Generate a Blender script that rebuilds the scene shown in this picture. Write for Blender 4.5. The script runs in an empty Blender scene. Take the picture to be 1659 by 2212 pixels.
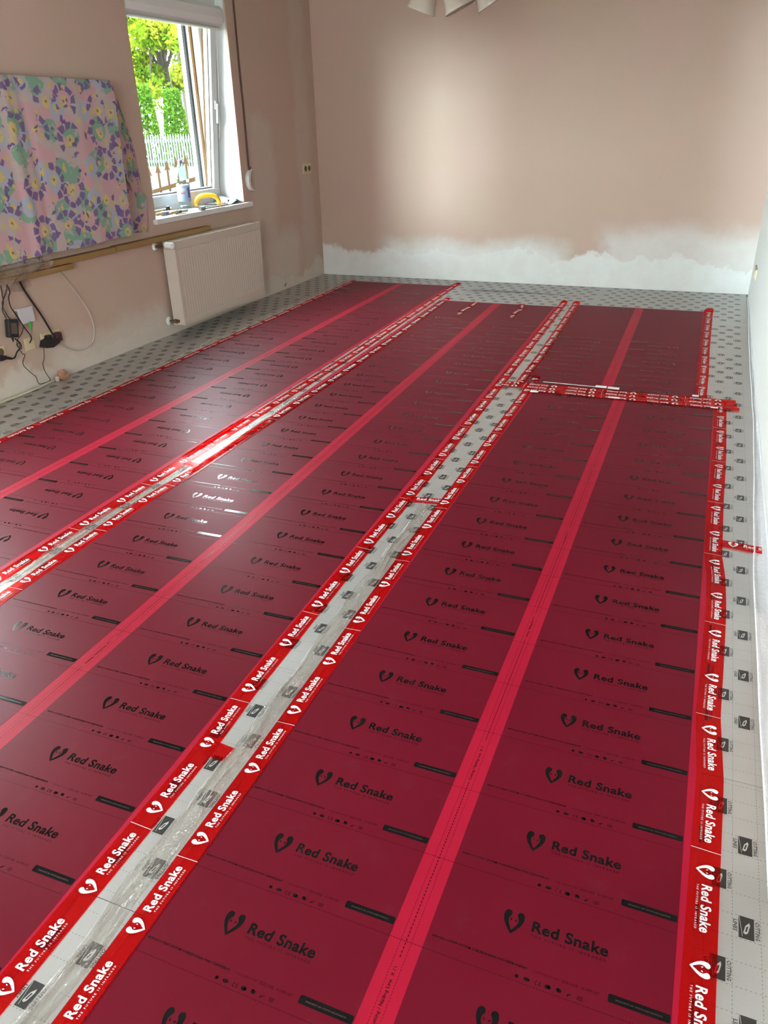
import bpy, bmesh, math, random
from mathutils import Vector, Matrix
random.seed(7)
S = bpy.context.scene
COL = S.collection
PI = math.pi

# ------------------------------------------------------------------ camera
cam_d = bpy.data.cameras.new('camera'); cam = bpy.data.objects.new('camera', cam_d); COL.objects.link(cam)
cam.matrix_world = Matrix(((0.92706, -0.15046, 0.34340, 0), (0.37420, 0.42794, -0.82270, 0), (-0.02317, 0.89119, 0.45303, 1.4), (0, 0, 0, 1)))
cam_d.sensor_fit = 'VERTICAL'; cam_d.sensor_height = 36; cam_d.sensor_width = 27; cam_d.lens = 27.03
cam_d.clip_start = .02; cam_d.clip_end = 200
S.camera = cam

# ------------------------------------------------------------------ sky
W = bpy.data.worlds.new('sky'); S.world = W; W.use_nodes = True
bg = W.node_tree.nodes['Background']; bg.inputs[0].default_value = (.82, .95, 1, 1); bg.inputs[1].default_value = 55.0

def lamp(name, kind, loc, target, power, color=(1, 1, 1), size=1, size_y=None, angle=None, spread=None):
    d = bpy.data.lights.new(name, kind); d.energy = power; d.color = color
    if kind == 'AREA':
        d.shape = 'RECTANGLE'; d.size = size; d.size_y = size_y or size
    if angle is not None: d.angle = angle
    if spread is not None: d.spread = math.radians(spread)
    o = bpy.data.objects.new(name, d); COL.objects.link(o); o.location = loc
    o.rotation_euler = (Vector(target) - Vector(loc)).to_track_quat('-Z', 'Y').to_euler()
    return o
lamp('sun', 'SUN', (6, -3, 14), (-6, 6, 0), 6.0, (1, .93, .8), angle=.01)
# unseen lamps: side window inferred from the bright right wall, others made up
lamp('daylight_side_window', 'AREA', (-4.05, 2.35, 1.3), (0, 2.9, .7), 100, (.86, .97, 1), .85, .8)
lamp('added_patch_lamp', 'AREA', (-1.9, -15.5, 2.3), (-2.3, 7.38, 1.0), 4600, (.72, 1, 1.12), .9, .9)  # added lamp far outside, throws the bright patch on the back wall
lamp('added_front_fill', 'AREA', (-.25, -2.28, 1.6), (-1.0, 7, 1.3), 72, (1, .95, .88), .85, 1.3)  # added fill for the back wall, no such window seen
lamp('added_hall_fill', 'AREA', (1.7, 1.8, .9), (-3.6, 3.0, .5), 34, (1, .95, .9), .9, 1.5)  # added fill for the lower left wall, its source unseen

S.view_settings.view_transform = 'Standard'; S.view_settings.look = 'None'
S.view_settings.exposure = -0.3; S.view_settings.gamma = 1; S.view_settings.use_curve_mapping = False

# ------------------------------------------------------------------ node helper
class NT:
    def __init__(s, name):
        s.m = bpy.data.materials.new(name); s.m.use_nodes = True; s.t = s.m.node_tree; s.t.nodes.clear()
        s.out = s.t.nodes.new('ShaderNodeOutputMaterial')
    def n(s, kind, ins=None, **props):
        nd = s.t.nodes.new(kind)
        for k, v in props.items(): setattr(nd, k, v)
        for k, v in (ins or {}).items(): s.put(nd.inputs[k], v)
        return nd
    def put(s, sock, v):
        if isinstance(v, bpy.types.NodeSocket): s.t.links.new(v, sock)
        elif isinstance(v, bpy.types.Node): s.t.links.new(v.outputs[0], sock)
        elif isinstance(v, tuple) and sock.type == 'RGBA': sock.default_value = (*v, 1) if len(v) == 3 else v
        else: sock.default_value = v
    def math(s, op, a, b=0.0, c=0.0):
        return s.n('ShaderNodeMath', {0: a, 1: b, 2: c}, operation=op).outputs[0]
    def mix(s, f, a, b, blend='MIX'):
        nd = s.n('ShaderNodeMix', data_type='RGBA', blend_type=blend)
        s.put(nd.inputs[0], f); s.put(nd.inputs[6], a); s.put(nd.inputs[7], b); return nd.outputs[2]
    def step(s, v, lo, hi, a=0.0, b=1.0):
        return s.n('ShaderNodeMapRange', {0: v, 1: lo, 2: hi, 3: a, 4: b}, interpolation_type='SMOOTHSTEP').outputs[0]
    def pos(s): return s.n('ShaderNodeNewGeometry').outputs['Position']
    def obj(s): return s.n('ShaderNodeTexCoord').outputs['Object']
    def uv(s): return s.n('ShaderNodeTexCoord').outputs['UV']
    def xyz(s, v):
        o = s.n('ShaderNodeSeparateXYZ', {0: v}).outputs; return o[0], o[1], o[2]
    def noise(s, v, scale, detail=3.0, rough=.5, out=0):
        nd = s.n('ShaderNodeTexNoise', {'Scale': scale, 'Detail': detail, 'Roughness': rough}); s.put(nd.inputs['Vector'], v); return nd.outputs[out]
    def scalev(s, v, k):
        return s.n('ShaderNodeVectorMath', {0: v, 1: k}, operation='MULTIPLY').outputs[0]
    def bump(s, h, strength=.3, dist=.01, normal=None):
        nd = s.n('ShaderNodeBump', {'Strength': strength, 'Distance': dist, 'Height': h})
        if normal is not None: s.put(nd.inputs['Normal'], normal)
        return nd.outputs[0]
    def pbr(s, color, rough=.5, metal=0.0, normal=None, spec=.5, **kw):
        nd = s.n('ShaderNodeBsdfPrincipled', {'Base Color': color, 'Roughness': rough, 'Metallic': metal, 'Specular IOR Level': spec, **kw})
        if normal is not None: s.put(nd.inputs['Normal'], normal)
        return nd.outputs[0]
    def done(s, sh):
        s.put(s.out.inputs[0], sh); return s.m

def simple(name, color, rough=.5, metal=0.0, var=.06, scale=8, bump=0.0, spec=.5):
    t = NT(name); p = t.obj(); n = t.noise(p, scale, 4)
    k = t.math('MULTIPLY_ADD', n, 2 * var, 1 - var)
    c = t.mix(1.0, (*color, 1), t.n('ShaderNodeCombineColor', {0: k, 1: k, 2: k}).outputs[0], 'MULTIPLY')
    nm = t.bump(n, bump, .005) if bump else None
    return t.done(t.pbr(c, rough, metal, nm, spec))

PAINT = (.52, .362, .295); PLASTER = (.73, .72, .68)
def wall_mat(name, band, boxes=(), axis=1, paint=PAINT, plaster=PLASTER):
    """pinkish old paint, pale filler smeared along the foot of the wall and in patches (axis: the wall's long axis)"""
    t = NT(name); P = t.pos(); c = t.xyz(P); a = c[axis]; z = c[2]
    n1 = t.noise(P, 2.2, 5, .6); n2 = t.noise(P, 9, 4, .6); n3 = t.noise(P, 1.1, 2)
    wob = t.math('ADD', t.math('MULTIPLY', t.math('SUBTRACT', n1, .5), .5), t.math('MULTIPLY', t.math('SUBTRACT', n2, .5), .14))
    m = t.step(t.math('ADD', z, wob), band - .03, band + .03, 1.0, 0.0)
    w2 = t.math('MULTIPLY', wob, .6)
    for (a0, a1, z0, z1, soft, amt) in boxes:
        aa = t.math('ADD', a, w2); zz = t.math('ADD', z, w2)
        b = t.math('MULTIPLY', t.step(aa, a0 - soft, a0 + soft), t.step(aa, a1 - soft, a1 + soft, 1.0, 0.0))
        b = t.math('MULTIPLY', b, t.math('MULTIPLY', t.step(zz, z0 - soft, z0 + soft), t.step(zz, z1 - soft, z1 + soft, 1.0, 0.0)))
        m = t.math('MAXIMUM', m, t.math('MULTIPLY', b, amt))
    thick = t.step(n2, .3, .7, .86, 1.0)
    m = t.math('MULTIPLY', m, thick)
    pc = t.mix(t.step(n3, .35, .65), paint, (paint[0] * .97, paint[1] * 1.02, paint[2] * .97))
    col = t.mix(m, pc, plaster)
    if axis == 1 and paint is PAINT: col = t.mix(t.step(c[0], -3.70, -3.69, 1.0, 0.0), col, (.72, .74, .73))   # white window reveals
    nm = t.bump(t.math('ADD', t.noise(P, 120, 2), t.math('MULTIPLY', m, .6)), .12, .004)
    return t.done(t.pbr(col, .75, 0.0, nm, .25))

def film_mat(name, col, rough, spec=.12, haze=.06):
    t = NT(name); P = t.pos()
    n = t.noise(P, 2.0, 4, .6); m = t.noise(P, 14, 4, .6); f = t.noise(P, 260, 2)
    c = t.mix(t.math('MULTIPLY', t.step(n, .3, .7), .5), col, (col[0] * 1.25, col[1] * 1.3, col[2] * 1.3))
    c = t.mix(t.math('MULTIPLY', t.step(m, .56, .75), haze), c, (.5, .3, .35))
    h = t.math('ADD', t.noise(P, 3.0, 3), t.math('MULTIPLY', m, .25))
    nm = t.bump(h, .05, .008)
    r = rough
    df = t.n('ShaderNodeBsdfDiffuse', {0: c}).outputs[0]; ga = t.n('ShaderNodeBsdfGlossy', {0: (1, 1, 1), 1: r - .05}); t.put(ga.inputs['Normal'], nm); gb = t.n('ShaderNodeBsdfGlossy', {0: (1, 1, 1), 1: r + .06}); gl = t.n('ShaderNodeMixShader', {0: .58, 1: ga.outputs[0], 2: gb.outputs[0]})
    f = t.math('MULTIPLY_ADD', t.math('POWER', t.n('ShaderNodeLayerWeight', {0: .5}).outputs['Facing'], 3.0), spec, .013)
    return t.done(t.n('ShaderNodeMixShader', {0: f, 1: df, 2: gl.outputs[0]}).outputs[0])

def tape_mat():
    t = NT('red_tape'); P = t.pos()
    n = t.noise(P, 9, 4); nm = t.bump(t.math('ADD', n, t.math('MULTIPLY', t.noise(P, 60, 3), .3)), .25, .004)
    tr = t.n('ShaderNodeBsdfTransparent', {0: (.96, .05, .045)}).outputs[0]
    p = t.pbr(t.mix(n, (.55, .016, .018), (.45, .012, .014)), .22, 0.0, nm, .5)
    return t.done(t.n('ShaderNodeMixShader', {0: .2, 1: tr, 2: p}).outputs[0])

def clear_mat(name, tint, amount, rough=.1, scale=30, metal=0.0):
    t = NT(name); P = t.pos()
    h = t.math('ADD', t.noise(P, scale, 4, .6), t.math('MULTIPLY', t.noise(P, scale * 4, 3), .35))
    nm = t.bump(h, .7, .01)
    tr = t.n('ShaderNodeBsdfTransparent', {0: (.97, .97, .95)}).outputs[0]
    p = t.pbr(tint, rough, metal, nm, 1.0)
    f = t.n('ShaderNodeLayerWeight', {0: .5}); t.put(f.inputs['Normal'], nm)
    f = t.math('MULTIPLY_ADD', t.math('POWER', f.outputs['Facing'], 3.0), .55, amount)
    return t.done(t.n('ShaderNodeMixShader', {0: f, 1: tr, 2: p}).outputs[0])

def underlay_mat():
    """silver foil with a fine dashed cutting grid of 5 cm cells printed on it"""
    t = NT('silver_foil_underlay'); P = t.pos(); x, y, z = t.xyz(P)
    def dashes(a, b, off_a):
        fa = t.math('ABSOLUTE', t.math('SUBTRACT', t.math('FRACT', t.math('MULTIPLY', t.math('ADD', a, off_a), 20)), .5))
        line = t.step(fa, .482, .492)
        dash = t.step(t.math('ABSOLUTE', t.math('SUBTRACT', t.math('FRACT', t.math('MULTIPLY', b, 125)), .5)), .22, .3)
        return t.math('MULTIPLY', line, dash)
    g = t.math('MAXIMUM', dashes(x, y, .017), dashes(y, x, .046))
    n = t.noise(P, 6, 5, .6); n2 = t.noise(P, 45, 4, .65); dirt = t.step(t.noise(P, 3.3, 6, .7), .6, .78)
    base = t.mix(n, (.47, .455, .43), (.56, .545, .52))
    base = t.mix(t.math('MULTIPLY', dirt, .25), base, (.42, .38, .33))
    col = t.mix(t.math('MULTIPLY', g, .55), base, (.06, .055, .05))
    nm = t.bump(t.math('ADD', n2, t.math('MULTIPLY', t.noise(P, 160, 2), .5)), .22, .003)
    r = t.math('ADD', .24, t.math('MULTIPLY', n2, .14))
    return t.done(t.pbr(col, r, .5, nm, .5))

def icon_mat():
    t = NT('dark_icon_print'); x, y, z = t.xyz(t.pos())
    d = t.math('ADD', x, y); e = t.math('SUBTRACT', x, y)
    w = t.math('MULTIPLY', t.math('SINE', t.math('MULTIPLY', d, 2400)), t.math('SINE', t.math('MULTIPLY', e, 2400)))
    return t.done(t.pbr(t.mix(t.step(w, -.1, .6), (.02, .018, .016), (.06, .056, .05)), .35, .2))

def floral_mat():
    t = NT('floral_fabric'); u = t.uv()
    wob = t.n('ShaderNodeVectorMath', {0: t.noise(u, 9, 3, .6, 1), 1: (.06, .06, .06)}, operation='MULTIPLY').outputs[0]
    v = t.n('ShaderNodeVectorMath', {0: u, 1: wob}, operation='ADD').outputs[0]
    def cell(scale, off):
        q = t.n('ShaderNodeVectorMath', {0: v, 1: (off, off * 1.7, 0)}, operation='ADD').outputs[0]
        nd = t.n('ShaderNodeTexVoronoi', {'Scale': scale, 'Randomness': .75}, voronoi_dimensions='2D', feature='F1'); t.put(nd.inputs['Vector'], q)
        return nd.outputs['Distance']
    nz = t.noise(v, 26, 3)
    c = t.mix(t.noise(u, 14, 3), (.42, .34, .32), (.48, .39, .36))
    d = cell(5.2, .3); c = t.mix(t.step(d, .42, .48, 1, 0), c, (.52, .315, .33))
    d = cell(5.0, 1.9); c = t.mix(t.math('MULTIPLY', t.step(d, .30, .34, 1, 0), t.step(nz, .36, .42)), c, (.20, .33, .235))
    d = cell(4.2, 4.1); c = t.mix(t.step(d, .21, .25, 1, 0), c, (.37, .38, .44)); c = t.mix(t.step(d, .06, .09, 1, 0), c, (.55, .42, .15))
    q = t.n('ShaderNodeVectorMath', {0: v, 1: (7.7, 13.1, 0)}, operation='ADD').outputs[0]
    vo = t.n('ShaderNodeTexVoronoi', {'Scale': 5.0, 'Randomness': .7}, voronoi_dimensions='2D', feature='F1'); t.put(vo.inputs['Vector'], q); d = vo.outputs['Distance']
    dv = t.xyz(t.n('ShaderNodeVectorMath', {0: q, 1: vo.outputs['Position']}, operation='SUBTRACT').outputs[0])
    ang = t.math('ARCTAN2', dv[1], dv[0]); pet = t.step(t.math('SINE', t.math('MULTIPLY', ang, 9.0)), -.85, -.6); seg = t.step(t.math('SINE', t.math('ADD', ang, t.math('MULTIPLY', t.noise(u, 4, 1), 14))), -.25, -.1)
    ring = t.math('MULTIPLY', t.math('MULTIPLY', t.step(d, .27, .30), t.step(d, .45, .48, 1, 0)), t.math('MULTIPLY', pet, seg))
    c = t.mix(ring, c, (.165, .115, .235)); c = t.mix(t.math('MULTIPLY', t.step(d, .13, .17, 1, 0), t.step(nz, .40, .45)), c, (.55, .43, .17)); c = t.mix(t.step(d, .03, .045, 1, 0), c, (.25, .14, .1))
    d = cell(6.5, 11.3); c = t.mix(t.math('MULTIPLY', t.step(d, .2, .24, 1, 0), t.step(nz, .54, .58)), c, (.15, .095, .225))
    d = cell(7.5, 17.1); c = t.mix(t.step(d, .09, .12, 1, 0), c, (.50, .39, .17))
    weave = t.noise(u, 300, 2)
    return t.done(t.pbr(c, .9, 0.0, t.bump(weave, .15, .002), .15))

def leaf_mat(name, a, b):
    t = NT(name); P = t.pos(); c = t.mix(t.step(t.noise(P, 2.5, 4), .35, .65), a, b)
    df = t.n('ShaderNodeBsdfDiffuse', {0: c}).outputs[0]; tl = t.n('ShaderNodeBsdfTranslucent', {0: c}).outputs[0]
    return t.done(t.n('ShaderNodeMixShader', {0: .4, 1: df, 2: tl}).outputs[0])

def glass_mat(name, tint=(1, 1, 1), rough=0.0):
    t = NT(name)
    tr = t.n('ShaderNodeBsdfTransparent', {0: tint}).outputs[0]; g = t.n('ShaderNodeBsdfGlossy', {0: (1, 1, 1), 1: rough}).outputs[0]
    f = t.math('MULTIPLY_ADD', t.math('POWER', t.n('ShaderNodeLayerWeight', {0: .5}).outputs['Facing'], 4.0), .8, .035)
    return t.done(t.n('ShaderNodeMixShader', {0: f, 1: tr, 2: g}).outputs[0])

def wood_mat(name, a, b, axis=1):
    t = NT(name); P = t.obj(); k = [14, 14, 14]; k[axis] = 1.2
    n = t.noise(t.scalev(P, tuple(k)), 3, 5, .6)
    return t.done(t.pbr(t.mix(n, a, b), .6, 0.0, t.bump(n, .2, .002), .3))

M = dict(
    left=wall_mat('left_wall_paint', .12, [(6.98, 7.22, .0, 2.6, .06, .35), (6.12, 6.5, .0, 1.45, .08, .5), (5.98, 6.9, .0, .5, .12, .7), (3.55, 4.75, .0, .22, .08, .8)], plaster=(.63, .555, .475)),
    back=wall_mat('back_wall_paint', .27, [(-.9, .5, .0, .5, .12, .7), (-3.0, -1.2, .0, .36, .1, .8)], axis=0),
    right=wall_mat('right_wall_plaster', 9., paint=PLASTER),
    plain=simple('pale_plaster', (.72, .68, .62), .8), ceil=simple('dimmed_ceiling', (.34, .33, .315), .85),  # unseen ceiling darkened to cut light bounced on the upper walls
    concrete=simple('grey_screed', (.35, .34, .32), .9, bump=.3),
    underlay=underlay_mat(), icon=icon_mat(), knife=simple('silver_icon_knife', (.55, .54, .51), .35, .4), itext=simple('dark_foil_lettering', (.045, .042, .04), .4),
    zone=film_mat('dark_red_heating_zone', (.110, .0026, .0110), .40, .13, .01), carrier=film_mat('bright_red_film', (.31, .006, .024), .40, .13, .01),
    ink=simple('black_film_ink', (.006, .005, .005), .13, var=.02, spec=.2), inkred=simple('faint_dark_red_ink', (.040, .003, .007), .25, var=.02, spec=.25), inkgrey=simple('grey_film_lettering', (.10, .055, .055), .35),
    tape=tape_mat(), tprint=simple('white_tape_print', (.80, .76, .76), .4, var=.04),
    clear=clear_mat('clear_wrinkled_foil', (.78, .75, .70), .22, .10, 30, .6), plast=clear_mat('clear_crumpled_plastic', (.50, .42, .38), .22, .12, 22), edgefoil=clear_mat('milky_edge_foil', (.88, .88, .90), .75, .3, 14),
    white=simple('white_paint', (.80, .79, .76), .4, var=.02), pvc=simple('white_window_plastic', (.83, .84, .84), .3, var=.01), rad=simple('cream_radiator_enamel', (.60, .505, .425), .35, var=.02),
    chrome=simple('worn_chrome', (.6, .58, .54), .25, 1.0), brass=simple('dark_brass', (.16, .11, .06), .4, .6), brownpvc=simple('brown_window_profile', (.055, .027, .009), .6, spec=0),
    sock=simple('cream_socket_plastic', (.60, .49, .30), .4, var=.03), sockd=simple('dark_socket_well', (.10, .07, .05), .6), black=simple('black_plastic', (.010, .009, .009), .4), cable=simple('black_cable_rubber', (.008, .007, .007), .5), wcable=simple('white_cable', (.55, .50, .44), .45),
    green=simple('green_plug', (.04, .35, .06), .4), box=simple('grey_white_box', (.60, .56, .58), .45), grey=simple('grey_plastic', (.25, .24, .23), .5), fabric=floral_mat(),
    wood=wood_mat('old_pine_batten', (.34, .20, .075), (.22, .12, .04)), handle=wood_mat('pale_wooden_handle', (.58, .46, .30), (.48, .36, .2)), belt=simple('brown_shutter_belt', (.14, .075, .05), .8), dkgrey=simple('grey_paper', (.30, .31, .32), .7),
    yellow=simple('yellow_plastic_handle', (.85, .40, .015), .35, var=.03), steel=simple('scratched_steel', (.55, .56, .58), .3, .9), petb=glass_mat('clear_bottle_plastic', (.86, .93, .97), .05), water=glass_mat('bottle_water', (.93, .97, .98)), label=simple('pale_blue_bottle_label', (.42, .58, .80), .4), labelred=simple('red_label_stripe', (.75, .12, .12), .4), labelblue=simple('blue_label_block', (.10, .16, .50), .4), cap=simple('violet_bottle_cap', (.25, .18, .42), .4),
    glass=glass_mat('window_glass', (.97, .99, .98)), shade=None, brick=simple('broken_terracotta', (.36, .17, .10), .9, var=.35, scale=40, bump=.5), foam=simple('pale_green_foam_strip', (.50, .49, .35), .8), paper=simple('white_paper_tag', (.86, .85, .82), .6),
    iron=simple('brown_painted_iron', (.024, .013, .006), .9, spec=0), fence=simple('white_picket_paint', (.060, .063, .065), .9, spec=0), plinth=simple('pale_render', (.06, .06, .055), .9, spec=0), paving=simple('sunlit_paving', (.05, .048, .04), .9, spec=0), grass=simple('garden_lawn', (.03, .045, .008), .9, var=.3, spec=0), bark=simple('bark', (.02, .014, .009), .9),
    leafa=leaf_mat('sunlit_maple_leaves', (.052, .11, .005), (.145, .16, .012)), leafb=leaf_mat('thuja_foliage', (.022, .065, .004), (.045, .10, .008)), gap=simple('dark_joint', (.03, .028, .026), .9), jamb=wood_mat('brown_door_jamb', (.30, .17, .10), (.22, .12, .07), 2), ivory=simple('ivory_switch', (.62, .55, .38), .4),
)
def shade_mat():
    t = NT('frosted_lamp_glass'); n = t.noise(t.obj(), 12, 3)
    p = t.pbr(t.mix(n, (.56, .48, .40), (.64, .56, .47)), .25, 0.0, None, .6); tl = t.n('ShaderNodeBsdfTranslucent', {0: (.8, .74, .64)}).outputs[0]
    return t.done(t.n('ShaderNodeMixShader', {0: .35, 1: p, 2: tl}).outputs[0])
M['shade'] = shade_mat()

# ------------------------------------------------------------------ mesh helper
class MB:
    def __init__(s): s.v = []; s.f = []; s.m = []; s.uv = None
    def add(s, vs, fs, mi=0):
        b = len(s.v); s.v += [tuple(p) for p in vs]; s.f += [tuple(i + b for i in f) for f in fs]; s.m += [mi] * len(fs); return s
    def box(s, x0, x1, y0, y1, z0, z1, mi=0, mat=None):
        vs = [Vector((x, y, z)) for z in (z0, z1) for y in (y0, y1) for x in (x0, x1)]
        if mat is not None: vs = [mat @ v for v in vs]
        return s.add(vs, [(0, 2, 3, 1), (4, 5, 7, 6), (0, 1, 5, 4), (2, 6, 7, 3), (0, 4, 6, 2), (1, 3, 7, 5)], mi)
    def rbox(s, x0, x1, y0, y1, z0, z1, r, mi=0, mat=None):
        """box with all edges chamfered"""
        bm = bmesh.new(); bmesh.ops.create_cube(bm, size=1)
        for v in bm.verts: v.co = Vector(((x0 + x1) / 2 + v.co.x * (x1 - x0), (y0 + y1) / 2 + v.co.y * (y1 - y0), (z0 + z1) / 2 + v.co.z * (z1 - z0)))
        bmesh.ops.bevel(bm, geom=bm.edges[:], offset=r, segments=2, profile=.5, affect='EDGES')
        bm.verts.index_update()
        vs = [(mat @ v.co) if mat is not None else v.co.copy() for v in bm.verts]
        s.add(vs, [tuple(v.index for v in f.verts) for f in bm.faces], mi); bm.free(); return s
    def prism(s, poly, frame, depth, mi=0):
        """2D polygon in a frame (o, ex, ey, ez), extruded by depth along ez"""
        o, ex, ey, ez = [Vector(q) for q in frame]; n = len(poly)
        vs = [o + ex * a + ey * b for a, b in poly] + [o + ex * a + ey * b + ez * depth for a, b in poly]
        fs = [tuple(range(n - 1, -1, -1)), tuple(range(n, 2 * n))] + [(i, (i + 1) % n, n + (i + 1) % n, n + i) for i in range(n)]
        return s.add(vs, fs, mi)
    def lathe(s, prof, c, n=20, mi=0, mat=None):
        """profile [(r, z)] about a vertical axis at c"""
        vs = []
        for r, z in prof:
            for k in range(n):
                p = Vector((r * math.cos(2 * PI * k / n), r * math.sin(2 * PI * k / n), z))
                vs.append((mat @ p if mat is not None else p) + Vector(c))
        fs = [(i * n + k, i * n + (k + 1) % n, (i + 1) * n + (k + 1) % n, (i + 1) * n + k) for i in range(len(prof) - 1) for k in range(n)]
        if prof[0][0] > 1e-4: fs.append(tuple(range(n - 1, -1, -1)))
        if prof[-1][0] > 1e-4: fs.append(tuple((len(prof) - 1) * n + k for k in range(n)))
        return s.add(vs, fs, mi)
    def tube(s, pts, r, n=8, smooth=6, mi=0):
        P = [Vector(p) for p in pts]
        if smooth and len(P) > 2:
            Q = []
            for i in range(len(P) - 1):
                a = P[max(i - 1, 0)]; b = P[i]; c = P[i + 1]; d = P[min(i + 2, len(P) - 1)]
                for k in range(smooth):
                    t = k / smooth
                    Q.append(.5 * ((2 * b) + (c - a) * t + (2 * a - 5 * b + 4 * c - d) * t * t + (3 * b - a - 3 * c + d) * t ** 3))
            P = Q + [P[-1]]
        rr = r if isinstance(r, (list, tuple)) else None
        vs = []; up = Vector((0.13, 0.21, 1)).normalized()
        for i, p in enumerate(P):
            t = (P[min(i + 1, len(P) - 1)] - P[max(i - 1, 0)]).normalized()
            a = t.cross(up)
            if a.length < .05: a = t.cross(Vector((1, 0, 0)))
            a.normalize(); b = t.cross(a)
            q = r if rr is None else rr[0] + (rr[1] - rr[0]) * i / (len(P) - 1)
            vs += [p + (a * math.cos(2 * PI * k / n) + b * math.sin(2 * PI * k / n)) * q for k in range(n)]
        fs = [(i * n + k, (i + 1) * n + k, (i + 1) * n + (k + 1) % n, i * n + (k + 1) % n) for i in range(len(P) - 1) for k in range(n)]
        fs += [tuple(range(n)), tuple((len(P) - 1) * n + k for k in range(n - 1, -1, -1))]
        return s.add(vs, fs, mi)
    def grid(s, rows, mi=0):
        n = len(rows[0])
        return s.add([p for r in rows for p in r], [(i * n + k, i * n + k + 1, (i + 1) * n + k + 1, (i + 1) * n + k) for i in range(len(rows) - 1) for k in range(n - 1)], mi)
    def mesh(s, name, mats, origin=(0, 0, 0), smooth=False):
        me = bpy.data.meshes.new(name); o = Vector(origin)
        me.from_pydata([Vector(v) - o for v in s.v], [], s.f)
        for m in (mats if isinstance(mats, (list, tuple)) else [mats]): me.materials.append(m)
        me.polygons.foreach_set('material_index', s.m)
        if smooth: me.polygons.foreach_set('use_smooth', [True] * len(s.f))
        if s.uv:
            L = me.uv_layers.new(name='UVMap')
            for lp in me.loops: L.data[lp.index].uv = s.uv[lp.vertex_index]
        me.update(); return me
    def build(s, name, mats, parent=None, smooth=False, local=False, origin=None):
        """verts are in world coordinates (local=True: in the parent's); the origin goes to the foot of the piece"""
        if origin is None:
            if local: origin = (0, 0, 0)
            else:
                xs, ys, zs = zip(*s.v); origin = ((min(xs) + max(xs)) / 2, (min(ys) + max(ys)) / 2, min(zs))
        o = bpy.data.objects.new(name, s.mesh(name, mats, origin, smooth)); COL.objects.link(o)
        if parent is not None: o.parent = parent
        o.location = Vector(origin) - (WL[parent.name] if (parent is not None and not local) else Vector((0, 0, 0)))
        WL[o.name] = Vector(origin) if (parent is None or not local) else WL[parent.name] + Vector(origin)
        return o
WL = {}
def tag(o, label, cat, group=None, kind=None):
    o['label'] = label
    if cat: o['category'] = cat
    if group: o['group'] = group
    if kind: o['kind'] = kind
    return o
def empty(name, loc, rotz=0.0):
    o = bpy.data.objects.new(name, None); COL.objects.link(o); o.location = loc; o.rotation_euler = (0, 0, rotz); o.empty_display_size = .1
    WL[o.name] = Vector(loc); return o
def struct(o): o['kind'] = 'structure'; return o

_tx = {}
def text2d(s, w, h=None, res=2, bold=0.0):
    """flat lettering, lower left at (0, 0), scaled to width w (and height h): (verts, faces, height)"""
    key = (s, res, bold)
    if key not in _tx:
        c = bpy.data.curves.new('t', 'FONT'); c.body = s; c.size = 1; c.space_character = 1 + 2.2 * bold; c.resolution_u = res; c.offset = bold; c.fill_mode = 'FRONT'
        o = bpy.data.objects.new('t', c); COL.objects.link(o)
        dg = bpy.context.evaluated_depsgraph_get(); me = bpy.data.meshes.new_from_object(o.evaluated_get(dg))
        vs = [(v.co.x, v.co.y) for v in me.vertices]; fs = [tuple(p.vertices) for p in me.polygons]
        bpy.data.objects.remove(o); bpy.data.curves.remove(c); bpy.data.meshes.remove(me)
        x0 = min(v[0] for v in vs); x1 = max(v[0] for v in vs); y0 = min(v[1] for v in vs); y1 = max(v[1] for v in vs)
        _tx[key] = ([((x - x0) / (x1 - x0), (y - y0) / (y1 - y0)) for x, y in vs], fs, (y1 - y0) / (x1 - x0))
    vs, fs, asp = _tx[key]; h = h or w * asp
    return [(x * w, y * h) for x, y in vs], fs, h
HALF = [(0, 0), (.17, .16), (.34, .35), (.46, .55), (.5, .73), (.47, .89), (.385, .985), (.27, 1.0), (.17, .955), (.125, .87), (.15, .785), (.215, .71), (.245, .62), (.225, .5), (.165, .385), (.10, .30), (.055, .21), (0, .155)]
HEART = [(.5 + a, b) for a, b in HALF] + [(.5 - a, b) for a, b in HALF[-2:0:-1]]
EYES = [[(.575, .60), (.655, .675), (.665, .60), (.61, .545)], [(.425, .60), (.39, .545), (.335, .60), (.345, .675)]]
def flat(mb, vs, fs, xf, mi=0): mb.add([xf(a, b) for a, b in vs], fs, mi)
def heart(mb, u, v, w, h, xf, mi=0):
    for poly in [HEART] + EYES: flat(mb, [(u + a * w, v + b * h) for a, b in poly], [tuple(range(len(poly)))], xf, mi)
def rrect(w, h, r, n=4):
    out = []
    for cx, cy, a0 in ((w - r, h - r, 0), (r, h - r, 90), (r, r, 180), (w - r, r, 270)):
        for k in range(n + 1):
            a = math.radians(a0 + 90 * k / n); out.append((cx + r * math.cos(a), cy + r * math.sin(a)))
    return out

# ------------------------------------------------------------------ room shell
XL, XR, YB, YF, ZC = -3.68, .36, 7.38, -2.2, 2.72
b = MB(); b.box(XL - .5, XR + 1.6, YF - .15, YB + .2, -.15, 0); struct(b.build('floor', M['concrete']))
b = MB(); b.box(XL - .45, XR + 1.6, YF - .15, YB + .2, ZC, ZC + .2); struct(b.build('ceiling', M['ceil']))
def wall_holes(mb, x0, x1, a0, a1, z1, holes, axis):
    """wall slab with rectangular openings (a_lo, a_hi, z_lo, z_hi)"""
    cuts = sorted({a0, a1} | {h[0] for h in holes} | {h[1] for h in holes})
    for p, q in zip(cuts, cuts[1:]):
        hs = [h for h in holes if h[0] <= p and h[1] >= q]
        spans = [(0, z1)] if not hs else [(0, hs[0][2]), (hs[0][3], z1)]
        for lo, hi in spans:
            if hi - lo > 1e-4: mb.box(*((x0, x1, p, q) if axis == 1 else (p, q, x0, x1)), lo, hi)
WY0, WY1, WZ0, WZ1 = 4.765, 5.955, .80, 2.36
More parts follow.
